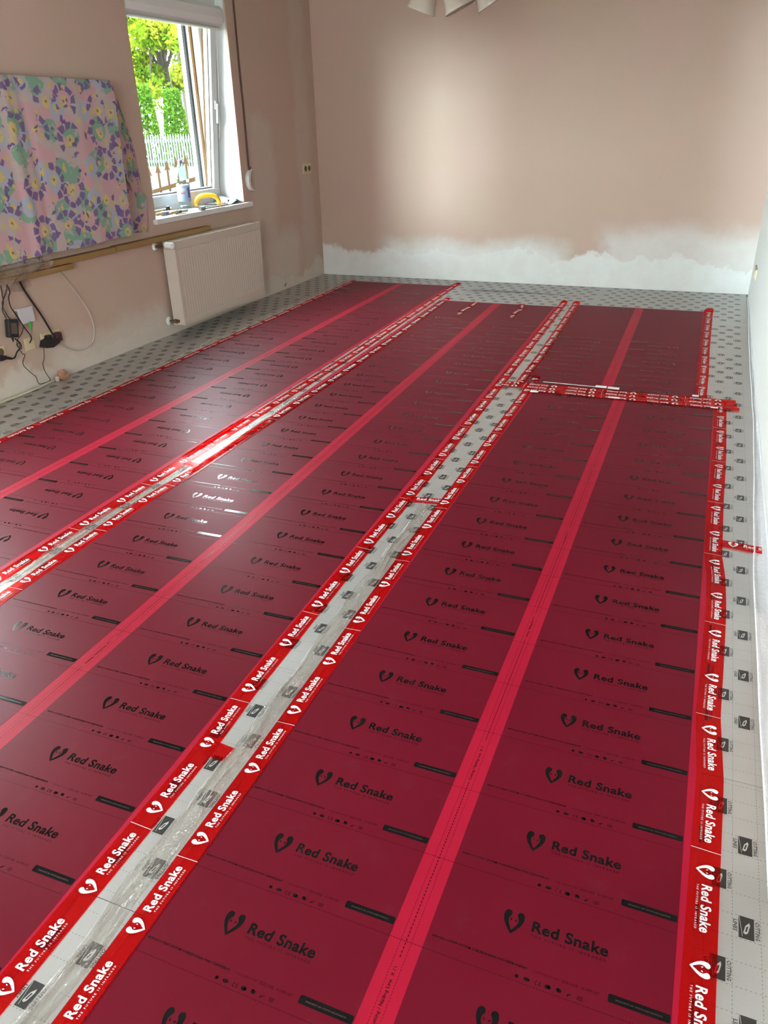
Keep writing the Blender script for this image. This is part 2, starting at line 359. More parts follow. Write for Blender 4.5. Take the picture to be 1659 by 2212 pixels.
b = MB(); wall_holes(b, XL - .45, XL, YF, YB, ZC, [(WY0, WY1, WZ0, WZ1), (1.9, 2.8, .85, 1.72)], 1); struct(b.build('wall_left', M['left']))
b = MB(); b.box(XL - .45, XR + .2, YB, YB + .2, 0, ZC); struct(b.build('wall_back', M['back']))
b = MB(); wall_holes(b, XR - .012, XR + .15, YF, YB, ZC, [(1.25, 2.29, 0, 2.05)], 1); struct(b.build('wall_right', M['right']))
b = MB(); wall_holes(b, YF - .15, YF, XL - .45, XR + .15, ZC, [(-2.40, -2.02, 1.22, 2.05), (-.72, .22, .9, 2.25)], 0); struct(b.build('wall_front', M['plain']))  # made-up openings; the small high one is shaped to cast the wall patch
b = MB(); b.box(XR + 1.45, XR + 1.6, YF, YB, 0, ZC); b.box(XR + .15, XR + 1.45, YB - 4, YB - 3.9, 0, ZC); b.box(XR + .15, XR + 1.45, YF, YF + .1, 0, ZC); struct(b.build('wall_hall', M['plain']))
b = MB(); b.box(XR - .016, XR + .155, 2.262, 2.29, 0.0, 2.05); b.box(XR - .016, XR + .155, 1.25, 1.278, 0.0, 2.05); b.box(XR - .016, XR + .155, 1.25, 2.29, 2.022, 2.05); struct(b.build('door_1', M['jamb']))

# ------------------------------------------------------------------ silver underlay of the whole floor, laid in panels
FILMS = dict(  # foot of the first dotted line at the left edge of the first zone, heading, extent along the film
    R=(-.818, .87, 0.0, -.75, 3.36), M=(-1.991, 1.294, .0178, -1.3, 5.15),
    L=(-2.196, 2.153, PI + .0085, -4.93, 2.2), U=(.036, 4.532, PI + .012, -2.055, .16))
def flocal(k, x, y):
    X, Y, a, v0, v1 = FILMS[k]; dx, dy = x - X, y - Y
    return dx * math.cos(a) + dy * math.sin(a), -dx * math.sin(a) + dy * math.cos(a)
def covered(x, y, m=.0):
    for k, (X, Y, a, v0, v1) in FILMS.items():
        u, v = flocal(k, x, y)
        if -.02 + m < u < .972 - m and v0 + m < v < v1 - m: return True
    return False
ZU = .006
under = empty('foil_underlay', (-1.6, 3.4, 0)); tag(under, 'silver foil underlay panels printed with dark cutting icons over the whole floor', 'underlay')
CX = [XL + .004, -3.17, -2.0, -.83, .334]; CY = [-.832 + .783 * k for k in range(11)]; CY[-1] = YB - .004
KN = [(-.0145, .0012), (-.0070, .0034), (.011, .0034), (.0145, .0008), (.011, -.0027), (-.0066, -.0027), (-.010, -.0008)]
SLOT = [(-.005, .0015), (.008, .0015), (.008, -.0009), (-.005, -.0009)]
tc, fc, hc = text2d('CUTTING', .040, .0082, 1, .03); tl, fl, hl = text2d('LINES', .026, .0078, 1, .03)
for i in range(4):
    for j in range(10):
        x0, x1, y0, y1 = CX[i], CX[i + 1], CY[j], CY[j + 1]; g = .0008; dz = random.uniform(-.0005, .0004)
        pm = MB(); pm.box(x0 + g, x1 - g, y0 + g, y1 - g, 0, ZU + dz)
        p = pm.build('underlay_panel', M['underlay'], under)
        if y1 < .2: continue
        mb = MB(); ox = random.uniform(-.003, .003); oy = random.uniform(-.004, .004); zt = ZU + dz + .00025
        for c in range(math.floor((x0 - .3) / .05), math.ceil((x1 + .3) / .05)):
            for r in range(math.floor(y0 / .2) - 1, math.ceil(y1 / .2) + 1):
                cx = .258 + .05 * c + ox; cy = .13 + .2 * r + (.1 if c % 2 else 0) + oy
                if not (x0 + .026 < cx < x1 - .022 and y0 + .024 < cy < y1 - .024) or cy < .3 or cx > .287: continue
                if covered(cx, cy, .045): continue
                xf = lambda a, q, cx=cx, cy=cy: (cx + q, cy - a, zt)      # reads away from the end wall, tops towards the right wall
                xk = lambda a, q, cx=cx, cy=cy: (cx + q, cy - a, zt + .00015)
                flat(mb, [(-.024, -.0138), (.024, -.0138), (.024, .0138), (-.024, .0138)], [(0, 1, 2, 3)], xf, 0)
                rk = [(a * .94 + .001 - q * .25, q * 1.35 - a * .22 + .0005) for a, q in KN]; rs = [(a * .94 + .001 - q * .25, q * 1.35 - a * .22 + .0005) for a, q in SLOT]
                flat(mb, rk, [tuple(range(len(rk) - 1, -1, -1))], xk, 1)
                if cy < 5: flat(mb, rs, [(3, 2, 1, 0)], lambda a, q, cx=cx, cy=cy: (cx + q, cy - a, zt + .0003), 0)
                flat(mb, [(-.024, -.0132), (.020, -.0075), (.020, -.0067), (-.024, -.0122)], [(0, 1, 2, 3)], xk, 1)
                if cy < 4.6:
                    flat(mb, [(a - .020, q + .0155) for a, q in tc], fc, xf, 2); flat(mb, [(a - .013, q - .0235) for a, q in tl], fl, xf, 2)
                else:
                    flat(mb, [(-.018, .0165), (.018, .0165), (.018, .022), (-.018, .022)], [(0, 1, 2, 3)], xf, 2); flat(mb, [(-.012, -.022), (.012, -.022), (.012, -.017), (-.012, -.017)], [(0, 1, 2, 3)], xf, 2)
        if mb.v:
            q = mb.build('printed_icons', [M['icon'], M['knife'], M['itext']], p, origin=((x0 + x1) / 2, (y0 + y1) / 2, zt)); q['kind'] = 'stuff'

b = MB(); rr = []
for k in range(50):
    x = -2.03 + 1.2 * k / 49; l = .010 * min(1, max(.15, 1.3 - k / 38)) + .0015 * math.sin(k * 1.7); rr.append([(x, 6.945 + .0015 * math.sin(k), ZU + .0006), (x, 6.952, ZU + l), (x, 6.970, ZU + .0006)])
b.grid(rr); b.build('lifted_foil_edge', M['steel'], under)
# ------------------------------------------------------------------ heating films
UZ = ((0.0, .444), (.510, .954))
def motif():
    mb = MB(); Z = .00055
    xf = lambda a, b: (a, b, Z)
    heart(mb, .1275, .086, .040, .0500, xf)
    vs, fs, h = text2d('Red Snake', .143, .0235, 4, .026); flat(mb, [(a + .184, b + .1045) for a, b in vs], fs, xf)
    vs, fs, h = text2d('T H E   F U T U R E   I S   I N F R A R E D', .140, .0055, 1, .01); flat(mb, [(a + .1855, b + .0935) for a, b in vs], fs, xf, 1)
    vs, fs, h = text2d('REWOLUCYJNY SYSTEM OGRZEWANIA PODCZERWIENIĄ', .183, .0062, 1, .02); flat(mb, [(a + .0105, b + .0268) for a, b in vs], fs, xf)
    for s, a0, w in (('OSZCZĘDNOŚĆ', .205, .047), ('ZDROWIE', .256, .029), ('KOMFORT', .292, .031)):
        vs, fs, h = text2d(s, w, .0058, 1); flat(mb, [(a + a0, b + .0275) for a, b in vs], fs, xf, 1)
    q = rrect(.1045, .0152, .003); flat(mb, [(a + .3375, b + .0232) for a, b in q], [tuple(range(len(q)))], xf)
    vs, fs, h = text2d('SPRAWDŹ NA WWW.REDSNAKE.PL', .080, .0042, 1); flat(mb, [(a + .350, b + .0287) for a, b in vs], fs, lambda a, b: (a, b, Z + .0002), 2)
    def disc(u, v, a, b, mi=0, n=10): flat(mb, [(u + a * math.cos(2 * PI * k / n), v + b * math.sin(2 * PI * k / n)) for k in range(n)], [tuple(range(n))], xf, mi)
    for k in range(4):
        a = k * PI / 4; dx, dy = .0036 * math.cos(a), .0036 * math.sin(a); nx, ny = -dy * .22, dx * .22
        flat(mb, [(.178 + dx + nx, .010 + dy + ny), (.178 - dx + nx, .010 - dy + ny), (.178 - dx - nx, .010 - dy - ny), (.178 + dx - nx, .010 + dy - ny)], [(0, 1, 2, 3)], xf)
    disc(.1965, .0102, .0062, .0034); flat(mb, [(.1925, .0096), (.2005, .0096), (.2005, .0109), (.1925, .0109)], [(0, 1, 2, 3)], lambda a, b: (a, b, Z + .0002), 1)
    for u in (.2145, .2215): # CE
        flat(mb, [(u + .003 * math.cos(t), .010 + .0042 * math.sin(t)) for t in [math.radians(60 + 30 * k) for k in range(9)]] + [(u + .0021 * math.cos(t), .010 + .0033 * math.sin(t)) for t in [math.radians(300 - 30 * k) for k in range(9)]], [tuple(range(18))], xf)
    flat(mb, [(.2195, .0096), (.2225, .0096), (.2225, .0104), (.2195, .0104)], [(0, 1, 2, 3)], xf)
    disc(.235, .0102, .0058, .0042); disc(.2365, .0102, .0022, .0020, 1)
    q = rrect(.0085, .006, .002); flat(mb, [(a + .250, b + .0078) for a, b in q], [tuple(range(len(q)))], xf); disc(.2525, .0135, .003, .0018)
    flat(mb, [(.268, .0095), (.2705, .0062), (.2775, .0142), (.2705, .0098)], [(0, 1, 2, 3)], xf)
    for k in range(4): flat(mb, [(.2865, .0068 + .002 * k), (.2965, .0068 + .002 * k), (.2965, .0078 + .002 * k), (.2865, .0078 + .002 * k)], [(0, 1, 2, 3)], xf, 1)
    return mb.mesh('printed_motif', [M['ink'], M['inkred'], M['inkgrey']])
MOTIF = motif()
ctext = text2d('Cutting / Nailing Line  X / \\', .118, .0085, 2)
def make_film(name, key, label, no_print=(9e9, 9e9)):
    X, Y, a, v0, v1 = FILMS[key]
    root = empty(name, (X, Y, ZU + .0009), a); tag(root, label, 'heating film', 'red heating films laid side by side')
    b = MB(); b.box(-.030, .984, v0, v1, 0, .0006); b.build('carrier_sheet', M['carrier'], root, local=True)
    for u0, u1 in UZ:
        z = MB(); z.box(u0, u1, v0 + .004, v1 - .004, .0006, .0010); z.build('heating_zone', M['zone'], root, local=True)
    dl = MB(); k0 = math.ceil(v0 / .2)
    ang = math.cos(a)
    for k in range(k0, math.floor(v1 / .2) + 1):
        vv = k * .2; wy = Y + ang * vv
        if not .3 < wy < 5.6 or vv < v0 + .01 or vv > v1 - .01: continue
        for q in range(int(.954 / .0055)):
            u = q * .0055; dl.add([(u, vv - .0006, .0013), (u + .0033, vv - .0006, .0013), (u + .0033, vv + .0006, .0013), (u, vv + .0006, .0013)], [(0, 1, 2, 3)], 0)
    t0, ft, ht = ctext
    seam_txt = []
    for k in range(-12, 14):
        s0 = (.43 if key in 'R' else .03) + .6 * k
        if v0 + .05 < s0 < v1 - .2: seam_txt.append(s0)
    for uu, wd, st in ((.4672, .0008, .006), (.4775, .0018, .0085), (.4880, .0008, .006)):
        v = v0 + .02
        while v < v1 - .02:
            wy = Y + ang * v
            if .3 < wy < 5.6 and not (uu == .4775 and any(s - .01 < v < s + .135 for s in seam_txt)):
                dl.add([(uu - wd / 2, v, .0010), (uu + wd / 2, v, .0010), (uu + wd / 2, v + st * .62, .0010), (uu - wd / 2, v + st * .62, .0010)], [(0, 1, 2, 3)], 0)
            v += st
    for s0 in seam_txt:
        dl.add([(.4775 + .0042 - q, s0 + p, .0010) for p, q in t0], ft, 1)
    d = dl.build('dotted_cutting_lines', [M['inkred'], M['ink']], root, local=True); d['kind'] = 'stuff'
    for u0, _ in UZ:
        for k in range(k0 - 1, math.floor(v1 / .2) + 1):
            vv = k * .2; wy = Y + ang * (vv + .1)
            if vv + .02 < v0 or vv + .14 > v1 or wy < .25 or wy > no_print[0]: continue
            o = bpy.data.objects.new('printed_motif', MOTIF); COL.objects.link(o); o.parent = root; o.location = (u0, vv, .0008); o['kind'] = 'stuff'
    return root
make_film('heating_film', 'L', 'red heating film along the window wall, its black logos upside down', (6.75, 0))
make_film('heating_film', 'M', 'long red heating film in the middle, between the two silver strips', (5.95, 0))
make_film('heating_film', 'R', 'near right red heating film reaching the bottom edge, logos upright')
make_film('heating_film', 'U', 'short far right red heating film beyond the crossing tape, logos upside down', (5.5, 0))

# ------------------------------------------------------------------ red adhesive tapes with white print
def tmotif():
    mb = MB(); xf = lambda a, b: (a, b, 0.0)
    # heart lies on its side: tops to the reading side's left, tip to the right; drawn upright here
    heart(mb, -.0185, -.0165, .034, .0365, xf)
    vs, fs, h = text2d('Red Snake', .110, .0205, 3, .028); flat(mb, [(a + .033, b - .0035) for a, b in vs], fs, xf)
    vs, fs, h = text2d('T H E   F U T U R E   I S   I N F R A R E D', .104, .0042, 1, .01); flat(mb, [(a + .036, b - .0128) for a, b in vs], fs, xf)
    return mb
TM = tmotif()
TZ = ZU + .0009 + .0024
def tape(label, pts, w=.05, zl=TZ, zr=TZ, phase=None, rev=False, group='red tape strips sealing the films', cat='tape', pmat='tprint', shift=0.0, lines=True, rough=.0003, ybeg=.3, edge=0.0, side=0):
    """strip along pts; zl / zr are heights of its left and right edge; print reads along the path, or back along it (rev)"""
    P = [Vector((*p, 0)) for p in pts]; L = [0]
    for p, q in zip(P, P[1:]): L.append(L[-1] + (q - p).length)
    def at(s):
        for i in range(len(P) - 1):
            if s <= L[i + 1] or i == len(P) - 2:
                t = (s - L[i]) / max(L[i + 1] - L[i], 1e-6); q = P[i].lerp(P[i + 1], t)
                d0 = (P[i + 1] - P[i]).normalized(); return q, d0
    def frame(s):
        q, _ = at(max(0, min(s, L[-1]))); a, _ = at(max(0, s - .05)); c, _ = at(min(L[-1], s + .05)); d = (c - a).normalized(); return q, d, Vector((-d.y, d.x, 0))
    def zz(t): # t: -1 right edge .. +1 left edge
        k = (t + 1) / 2; k = k * k * (3 - 2 * k); return zr + (zl - zr) * k
    N = max(2, int(L[-1] / .04)); rows = []; T = [-1, -.5, -.06, .06, .5, 1]
    wob = [random.uniform(-1, 1) for _ in range(N + 1)]
    for i in range(N + 1):
        s = L[-1] * i / N; q, d, nrm = frame(s)
        rows.append([(*(q + nrm * (t * w / 2 + (edge * wob[i] if abs(t) == 1 else 0)))[:2], zz(t) + rough * abs(wob[i]) * (1 if abs(t) < .7 else .3)) for t in T])
    mb = MB(); mb.grid(rows); n = len(mb.v); vs = mb.v[:]; fs = mb.f[:]
    o = mb.build('adhesive_tape', M['tape'], smooth=False); tag(o, label, cat, group)
    if phase is not None:
        pm = MB(); step = .22; s = phase % step
        while s < L[-1] + .1:
            for sgn in (0,):
                q, d, nrm = frame(s)
                if q.y > ybeg:
                    def xf(a, b, s=s):
                        ss = s + (-a if rev else a)
                        if not 0 <= ss <= L[-1]: return None
                        q, d, nrm = frame(ss); t = (-b if rev else b) + shift; p = q + nrm * t
                        return (p.x, p.y, zz(max(-1, min(1, t / (w / 2)))) + rough + .0007)
                    pts3 = [xf(a, b) for a, b, _ in TM.v]
                    fs2 = [f for f in TM.f if all(pts3[i] is not None for i in f)]
                    use = sorted({i for f in fs2 for i in f}); mp = {i: k for k, i in enumerate(use)}
                    if fs2: pm.add([pts3[i] for i in use], [tuple(mp[i] for i in (f if not rev or True else f)) for f in fs2])
            s += step
        if lines:
            s = (phase + (-.165 if rev else .165)) % .44
            while s < L[-1]:
                q, d, nrm = frame(s)
                if q.y > ybeg: pm.add([(*(q + nrm * (t * w / 2) + d * e)[:2], zz(t) + rough + .0007) for e in (-.0007, .0007) for t in (-1, -.3, .3, 1)], [(0, 1, 5, 4), (1, 2, 6, 5), (2, 3, 7, 6)])
                s += .44
        if pm.v: pm.build('tape_print', M[pmat], o)['kind'] = 'stuff'
    return o
ZS = ZU + .0012
def along(y0, ys):  # arc phase of a print whose heart stands at ys when the path starts at y0
    return ys - y0
tape('red tape on the outer left edge of the window-side film', [(-3.165, .9), (-3.180, 2.6), (-3.186, 4.2), (-3.214, 7.09)], .056, ZS, TZ, along(.9, 3.031), True)
tape('red tape on the left side of the narrow silver strip', [(-2.135, .7), (-2.138, 1.6), (-2.132, 2.55), (-2.132, 4.6), (-2.165, 6.2), (-2.19, 7.2)], .062, TZ, ZS, along(.7, 1.823), shift=-.004)
tape('red tape on the right side of the narrow silver strip', [(-2.020, .5), (-2.024, 1.5), (-2.042, 2.25), (-2.022, 2.6), (-2.010, 4.0), (-2.020, 4.9), (-2.066, 6.5)], .058, TZ, TZ, along(.5, 1.85))
tape('red tape on the left side of the wide silver strip', [(-.990, .0), (-.988, 1.12), (-1.004, 1.4), (-1.016, 2.3), (-1.012, 2.88), (-1.026, 3.75), (-1.038, 4.48), (-1.079, 6.63)], .056, TZ, ZS, along(0, .7455), shift=-.003)
tape('red tape on the right side of the wide silver strip', [(-.841, .0), (-.840, 1.2), (-.846, 1.7), (-.852, 2.3), (-.850, 3.0), (-.855, 3.8), (-.858, 4.48)], .052, ZS, TZ, along(0, .71), shift=-.002)
tape('red tape on the left edge of the short far film', [(-.925, 4.27), (-.928, 4.9), (-.945, 5.6), (-.975, 6.62)], .058, TZ, TZ, .10)
tape('wavy red tape on the right edge of the near right film', [(.178, .1), (.176, .94), (.180, 1.25), (.184, 1.5), (.174, 1.73), (.180, 2.0), (.184, 2.25), (.180, 2.45), (.168, 2.6), (.168, 3.06), (.172, 3.35), (.174, 3.6), (.170, 4.2), (.168, 4.37)], .060, TZ, ZS, along(.1, 1.452), True, shift=.001)
tape('red tape on the right edge of the short far film', [(.066, 4.27), (.064, 4.9), (.056, 5.5), (.052, 6.64)], .066, TZ, ZS, .08, True)
TX = TZ + .0012
tape('crossing red tape at the far end of the near right film, farther strip', [(.245, 4.365), (-.4, 4.345), (-1.0, 4.335)], .05, TX, TX, .09, group='red tapes crossing between the two right films', lines=True)
tape('crossing red tape between the right films, middle strip', [(.25, 4.300), (-.4, 4.290), (-1.02, 4.280)], .052, TX + .0012, TX + .0012, .095, group='red tapes crossing between the two right films')
tape('crossing red tape at the far end of the near right film, nearest strip', [(.262, 4.235), (-.3, 4.232), (-.84, 4.225)], .05, TX + .0024, TX + .0024, .10, group='red tapes crossing between the two right films')
tape('short red tape across the wide silver strip near its crumpled foil', [(-1.012, 2.670), (-.872, 2.690)], .05, TX - .0016, TX - .0016, .01, lines=False)
tape('short red tape across the wide silver strip, nearest the camera', [(-.985, 1.172), (-.918, 1.166)], .05, TX - .002, TX - .002, -.005, lines=False)
tape('short red tape joining the right edge tape to the right wall', [(.190, 2.700), (.338, 2.688)], .052, ZS + .003, ZS + .003, .044, lines=False)
tape('short red tape across the shining narrow silver strip', [(-2.115, 2.690), (-2.03, 2.680)], .035, TX, TX)
tape('short red tape on the middle film, left of its seam', [(-1.800, 5.945), (-1.806, 6.12), (-1.785, 6.30), (-1.792, 6.46)], .052, TX, TX, .05, True, lines=False)
tape('short bent red tape on the middle film, right of its seam', [(-1.375, 5.96), (-1.384, 6.16), (-1.362, 6.28), (-1.402, 6.47)], .050, TX, TX, .06, True, lines=False)
# crumpled ends and folds of tape
def crumple(label, x, y, sx, sy, h, name='tape_curl', mat='tape', n=9, group='crumpled tape ends'):
    rows = []
    for i in range(n):
        row = []
        for j in range(n):
            u, v = i / (n - 1) - .5, j / (n - 1) - .5
            e = max(0, 1 - 4 * u * u) * max(0, 1 - 4 * v * v)
            row.append((x + (u + random.uniform(-.05, .05)) * sx, y + (v + random.uniform(-.05, .05)) * sy, TZ + .0009 + h * .55 * e ** .5 * (.35 + .65 * random.random())))
        rows.append(row)
    b = MB(); b.grid(rows); o = b.build(name, M[mat]); tag(o, label, 'tape', group); return o
crumple('crumpled red tape end at the far corner of the window-side film', -2.175, 7.18, .055, .06, .02)
crumple('crumpled red tape end at the far left corner of the middle film', -2.068, 6.51, .05, .05, .02)
crumple('crumpled red tape end left of the wide silver strip, at its far end', -1.080, 6.64, .055, .05, .03)
crumple('crumpled red tape end right of the wide silver strip, at its far end', -.978, 6.64, .055, .05, .03)
crumple('crumpled red tape end at the far right film corner', .058, 6.65, .065, .06, .025)
crumple('curled tape end standing up by the crossing tapes', -.862, 4.49, .05, .04, .025)
crumple('long crumpled fold of red tape beside the shining silver strip', -2.158, 3.02, .034, .55, .02, n=16)
crumple('crumpled fold of red tape on the right of the shining silver strip', -2.022, 2.95, .03, .7, .012, n=16)

# little white liner papers on the crossing tapes
for lb, x, y, a, w, d in (('white paper tag on the crossing tape, left of the pair at its middle', -.468, 4.398, -.03, .062, .030), ('white paper tag on the crossing tape, right of the pair at its middle', -.398, 4.393, -.04, .064, .030),
                    ('white paper tag at the left end of the nearest crossing tape', -.810, 4.196, .0, .045, .020), ('white paper tag on the nearest crossing tape over the film seam', -.375, 4.226, -.05, .062, .018),
                    ('white paper tag by the right edge of the short far film', .040, 4.392, -.05, .034, .022), ('white paper tag at the right end of the nearest crossing tape', .140, 4.220, -.05, .032, .016)):
    b = MB(); b.box(-w / 2, w / 2, -d / 2, d / 2, 0, .0012, mat=Matrix.Translation((x, y, TX + .004)) @ Matrix.Rotation(a, 4, 'Z') @ Matrix.Rotation(.06, 4, 'X'))
    tag(b.build('paper_tag', M['paper']), lb, 'paper', 'white paper tags on the crossing tapes')
b = MB(); b.add([(-.80, 4.393, TX + .002), (-.50, 4.391, TX + .002), (-.50, 4.398, TX + .002), (-.80, 4.400, TX + .002), (-.80, 4.393, TX + .003), (-.50, 4.391, TX + .003), (-.50, 4.398, TX + .003), (-.80, 4.400, TX + .003)], [(3, 2, 1, 0), (4, 5, 6, 7), (0, 1, 5, 4), (1, 2, 6, 5), (2, 3, 7, 6), (3, 0, 4, 7)])
tag(b.build('liner_strip', M['paper']), 'thin white liner strip along the far edge of the crossing tape', 'paper')

# ------------------------------------------------------------------ wrinkled clear foil in the silver strips
def wrinkled(name, label, cen, width, h, mat, seed, ny=None, nx=14, folds=3, group=None):
    rnd = random.Random(seed); P = [Vector((*p, 0)) for p in cen]; L = [0]
    for p, q in zip(P, P[1:]): L.append(L[-1] + (q - p).length)
    ny = ny or int(L[-1] / .022); rows = []
    ph = [rnd.uniform(0, 6.28) for _ in range(12)]
    for i in range(ny + 1):
        s = L[-1] * i / ny; k = max(j for j in range(len(L) - 1) if L[j] <= s + 1e-9); p = P[k].lerp(P[k + 1], (s - L[k]) / (L[k + 1] - L[k]))
        d = (P[k + 1] - P[k]).normalized(); nrm = Vector((-d.y, d.x, 0)); row = []
        for j in range(nx + 1):
            t = j / nx - .5
            z = 0
            for f in range(folds):
                c = -.35 + .7 * f / max(1, folds - 1) + .10 * math.sin(s * (5 + f * 2.3) + ph[f]) + .05 * math.sin(s * 17 + ph[f + 3])
                z = max(z, math.exp(-((t - c) / .06) ** 2) * (.55 + .45 * math.sin(s * 7 + ph[f + 6])))
            z = h * z + .22 * h * abs(math.sin(26 * (s * .8 + t * .13) + ph[9]) * math.sin(9 * t + 15 * s)) + rnd.uniform(0, .08) * h
            z *= min(1, 8 * (.5 - abs(t)) + .1)
            q = p + nrm * (t * width + .004 * math.sin(s * 21 + ph[10])); row.append((q.x, q.y, ZU + .0016 + z))
        rows.append(row)
    b = MB(); b.grid(rows); o = b.build(name, M[mat]); tag(o, label, 'foil', group); return o
wrinkled('clear_foil', 'wrinkled clear foil fold along the right of the wide silver strip', [(-.899, .1), (-.900, .55), (-.899, .9), (-.897, 1.16), (-.902, 1.7), (-.908, 2.3), (-.908, 2.64)], .052, .020, 'clear', 3, nx=26)
wrinkled('clear_foil', 'wrinkled clear foil filling the near end of the narrow silver strip', [(-2.078, .8), (-2.080, 1.6), (-2.084, 2.2), (-2.078, 2.66)], .042, .014, 'clear', 5, nx=22)
wrinkled('clear_foil', 'glaring clear foil in the middle of the narrow silver strip', [(-2.076, 2.71), (-2.072, 3.2), (-2.070, 3.7)], .044, .008, 'clear', 8, folds=2)
wrinkled('clear_foil', 'crinkled foil edge along the left side of the window-side film', [(-3.246, 2.3), (-3.246, 3.2), (-3.252, 4.4), (-3.274, 7.0)], .055, .012, 'clear', 11, folds=2)
# milky foil upstand along the right wall
rows = []
for i in range(160):
    y = .1 + (YB - .15 - .1) * i / 159; w = .0022 * math.sin(y * 2.1) + .0006 * math.sin(y * 9.7); lift = .0015 * math.sin(y * 14) + .0015
    xe = .300 + w + .026 * min(1, max(0, (y - 2.5) / 1.6)) + .013 * max(0, (y - 4.1) / 3.2); k = (.346 - xe) / .046
    rows.append([(xe - .003, y, ZU + .001), (xe, y, ZU + .006 + lift), (xe + .007 * k, y, ZU + .003), (xe + .025 * k, y, ZU + .004), (.3435, y, ZU + .006 + .003 * math.sin(y * 5)), (.3465, y, ZU + .006 + (.018 + .006 * math.sin(y * 4.3)) * k)])
b = MB(); b.grid(rows); tag(b.build('edge_foil', M['edgefoil']), 'milky white edge foil folded along the foot of the right wall', 'foil')
b = MB()
for y0, y1, x0 in ((2.2, 3.05, -3.655), (3.05, 3.5, -3.645)):
    b.tube([(x0, y0, .014), (x0 + .01, (y0 + y1) / 2, .016), (x0 - .008, y1, .016)], .007, 6, 5)
tag(b.build('foam_strip', M['foam']), 'pale green foam edge strip at the foot of the left wall', 'foam')
# dark shrinkage joint between underlay and the walls
b = MB(); b.box(XL, XL + .006, 2.5, YB, 0, .004); b.box(XL, XR, YB - .006, YB, 0, .004); struct(b.build('trim_1', M['gap']))

# ------------------------------------------------------------------ window
win = empty('window_1', (-3.93, 5.36, WZ0)); win['kind'] = 'structure'
FX0, FX1 = -3.97, -3.90
b = MB()   # fixed frame, brown outside
for y0, y1, z0, z1 in ((WY0, WY1, WZ0 + .02, .875), (WY0, WY1, 2.29, WZ1), (WY0, WY0 + .06, .875, 2.29), (WY1 - .06, WY1, .875, 2.29)): b.rbox(FX0, FX1, y0, y1, z0, z1, .006)
b.build('fixed_frame', M['pvc'], win)
b = MB()
for y0, y1, z0, z1 in ((WY0, WY1, WZ0, .868), (WY0, WY1, 2.295, WZ1), (WY0, WY0 + .058, .86, 2.3), (WY1 - .056, WY1, .86, 2.3)): b.box(FX0 - .018, FX0 - .001, y0, y1, z0, z1)
for y0, y1 in ((WY1 - .075, WY1 - .06),): b.box(FX0 - .01, FX0 + .01, y0, y1, .875, 2.29)
b.build('outer_frame', M['brownpvc'], win)
# tilted sash hinged along its foot
TILT = Matrix.Translation((-3.905, 0, .862)) @ Matrix.Rotation(math.radians(6.2), 4, 'Y')
SY0, SY1, SH = WY0 + .035, WY1 - .03, 1.40
def sb(x0, x1, y0, y1, z0, z1, r=.006): b.rbox(x0, x1, y0, y1, z0, z1, r, mat=TILT)
b = MB(); sb(-.055, .012, SY0, SY1, 0, .078); sb(-.055, .012, SY0, SY1, SH - .078, SH); sb(-.055, .012, SY0, SY0 + .075, .078, SH - .078); sb(-.055, .012, SY1 - .075, SY1, .078, SH - .078)
sash = b.build('sash', M['pvc'], win)
b = MB()
for y0, y1, z0, z1 in ((SY0 + .07, SY1 - .07, .072, .09), (SY0 + .07, SY1 - .07, SH - .09, SH - .072), (SY0 + .069, SY0 + .085, .09, SH - .09), (SY1 - .085, SY1 - .069, .09, SH - .09)): b.box(-.034, -.012, y0, y1, z0, z1, mat=TILT)
b.build('glazing_bead', M['grey'], sash)
b = MB()
for y0, y1, z0, z1 in ((SY0, SY1, .004, .082), (SY0, SY1, SH - .082, SH - .004), (SY0 + .004, SY0 + .078, .08, SH - .08), (SY1 - .078, SY1 - .004, .08, SH - .08)): b.box(-.068, -.054, y0, y1, z0, z1, mat=TILT)
b.build('sash_outer_profile', M['brownpvc'], sash)
b = MB(); b.box(-.028, -.020, SY0 + .075, SY1 - .075, .078, SH - .078, mat=TILT); b.build('pane', M['glass'], sash)
b = MB(); b.rbox(.012, .03, SY1 - .052, SY1 - .022, .66, .72, .004, mat=TILT); b.rbox(.028, .042, SY1 - .046, SY1 - .030, .56, .70, .004, mat=TILT); b.build('window_handle', M['white'], sash)
b = MB(); prof = [(.012, 0), (.05, 0), (.075, .02), (.082, .06), (.075, .115), (.05, .135), (.012, .135)]
b.prism([(x, z + SH - .185) for x, z in prof], (TILT @ Vector((0, SY0 - .002, 0)), TILT.to_3x3() @ Vector((1, 0, 0)), TILT.to_3x3() @ Vector((0, 0, 1)), (0, 1, 0)), SY1 - SY0 + .004)
b.prism([(x * .9 + .002, z * .14 + SH - .205) for x, z in prof], (TILT @ Vector((0, SY0 + .01, 0)), TILT.to_3x3() @ Vector((1, 0, 0)), TILT.to_3x3() @ Vector((0, 0, 1)), (0, 1, 0)), SY1 - SY0 - .02)
o = b.build('blind_cassette', M['white'], sash); o['label'] = 'white roller blind cassette on the sash head'
b = MB(); b.tube([TILT @ Vector((.03, SY1 - .012, SH - .1)), TILT @ Vector((.034, SY1 - .012, .6)), TILT @ Vector((.028, SY1 - .012, .45))], .0025, 6); b.build('blind_chain', M['white'], sash)
b = MB(); b.rbox(-3.905, -3.885, WY1 - .05, WY1 - .025, .87, .96, .004); b.build('hinge', M['white'], win)
b = MB(); b.rbox(-3.902, -3.648, 4.73, 6.05, .782, .822, .008); b.build('window_sill', M['white'], win)
b = MB(); b.box(-4.36, -3.98, WY0 - .06, WY1 + .06, WZ0 - .05, WZ0 - .01); b.build('outer_sill', M['brownpvc'], win)
b = MB()   # guide rail of the outer shutter, on the white outside reveal
b.box(-4.078, -4.055, WY1 - .024, WY1 - .002, WZ0, WZ1); b.build('shutter_rail', simple('grey_shutter_rail', (.022, .023, .024), .8, spec=0), win)
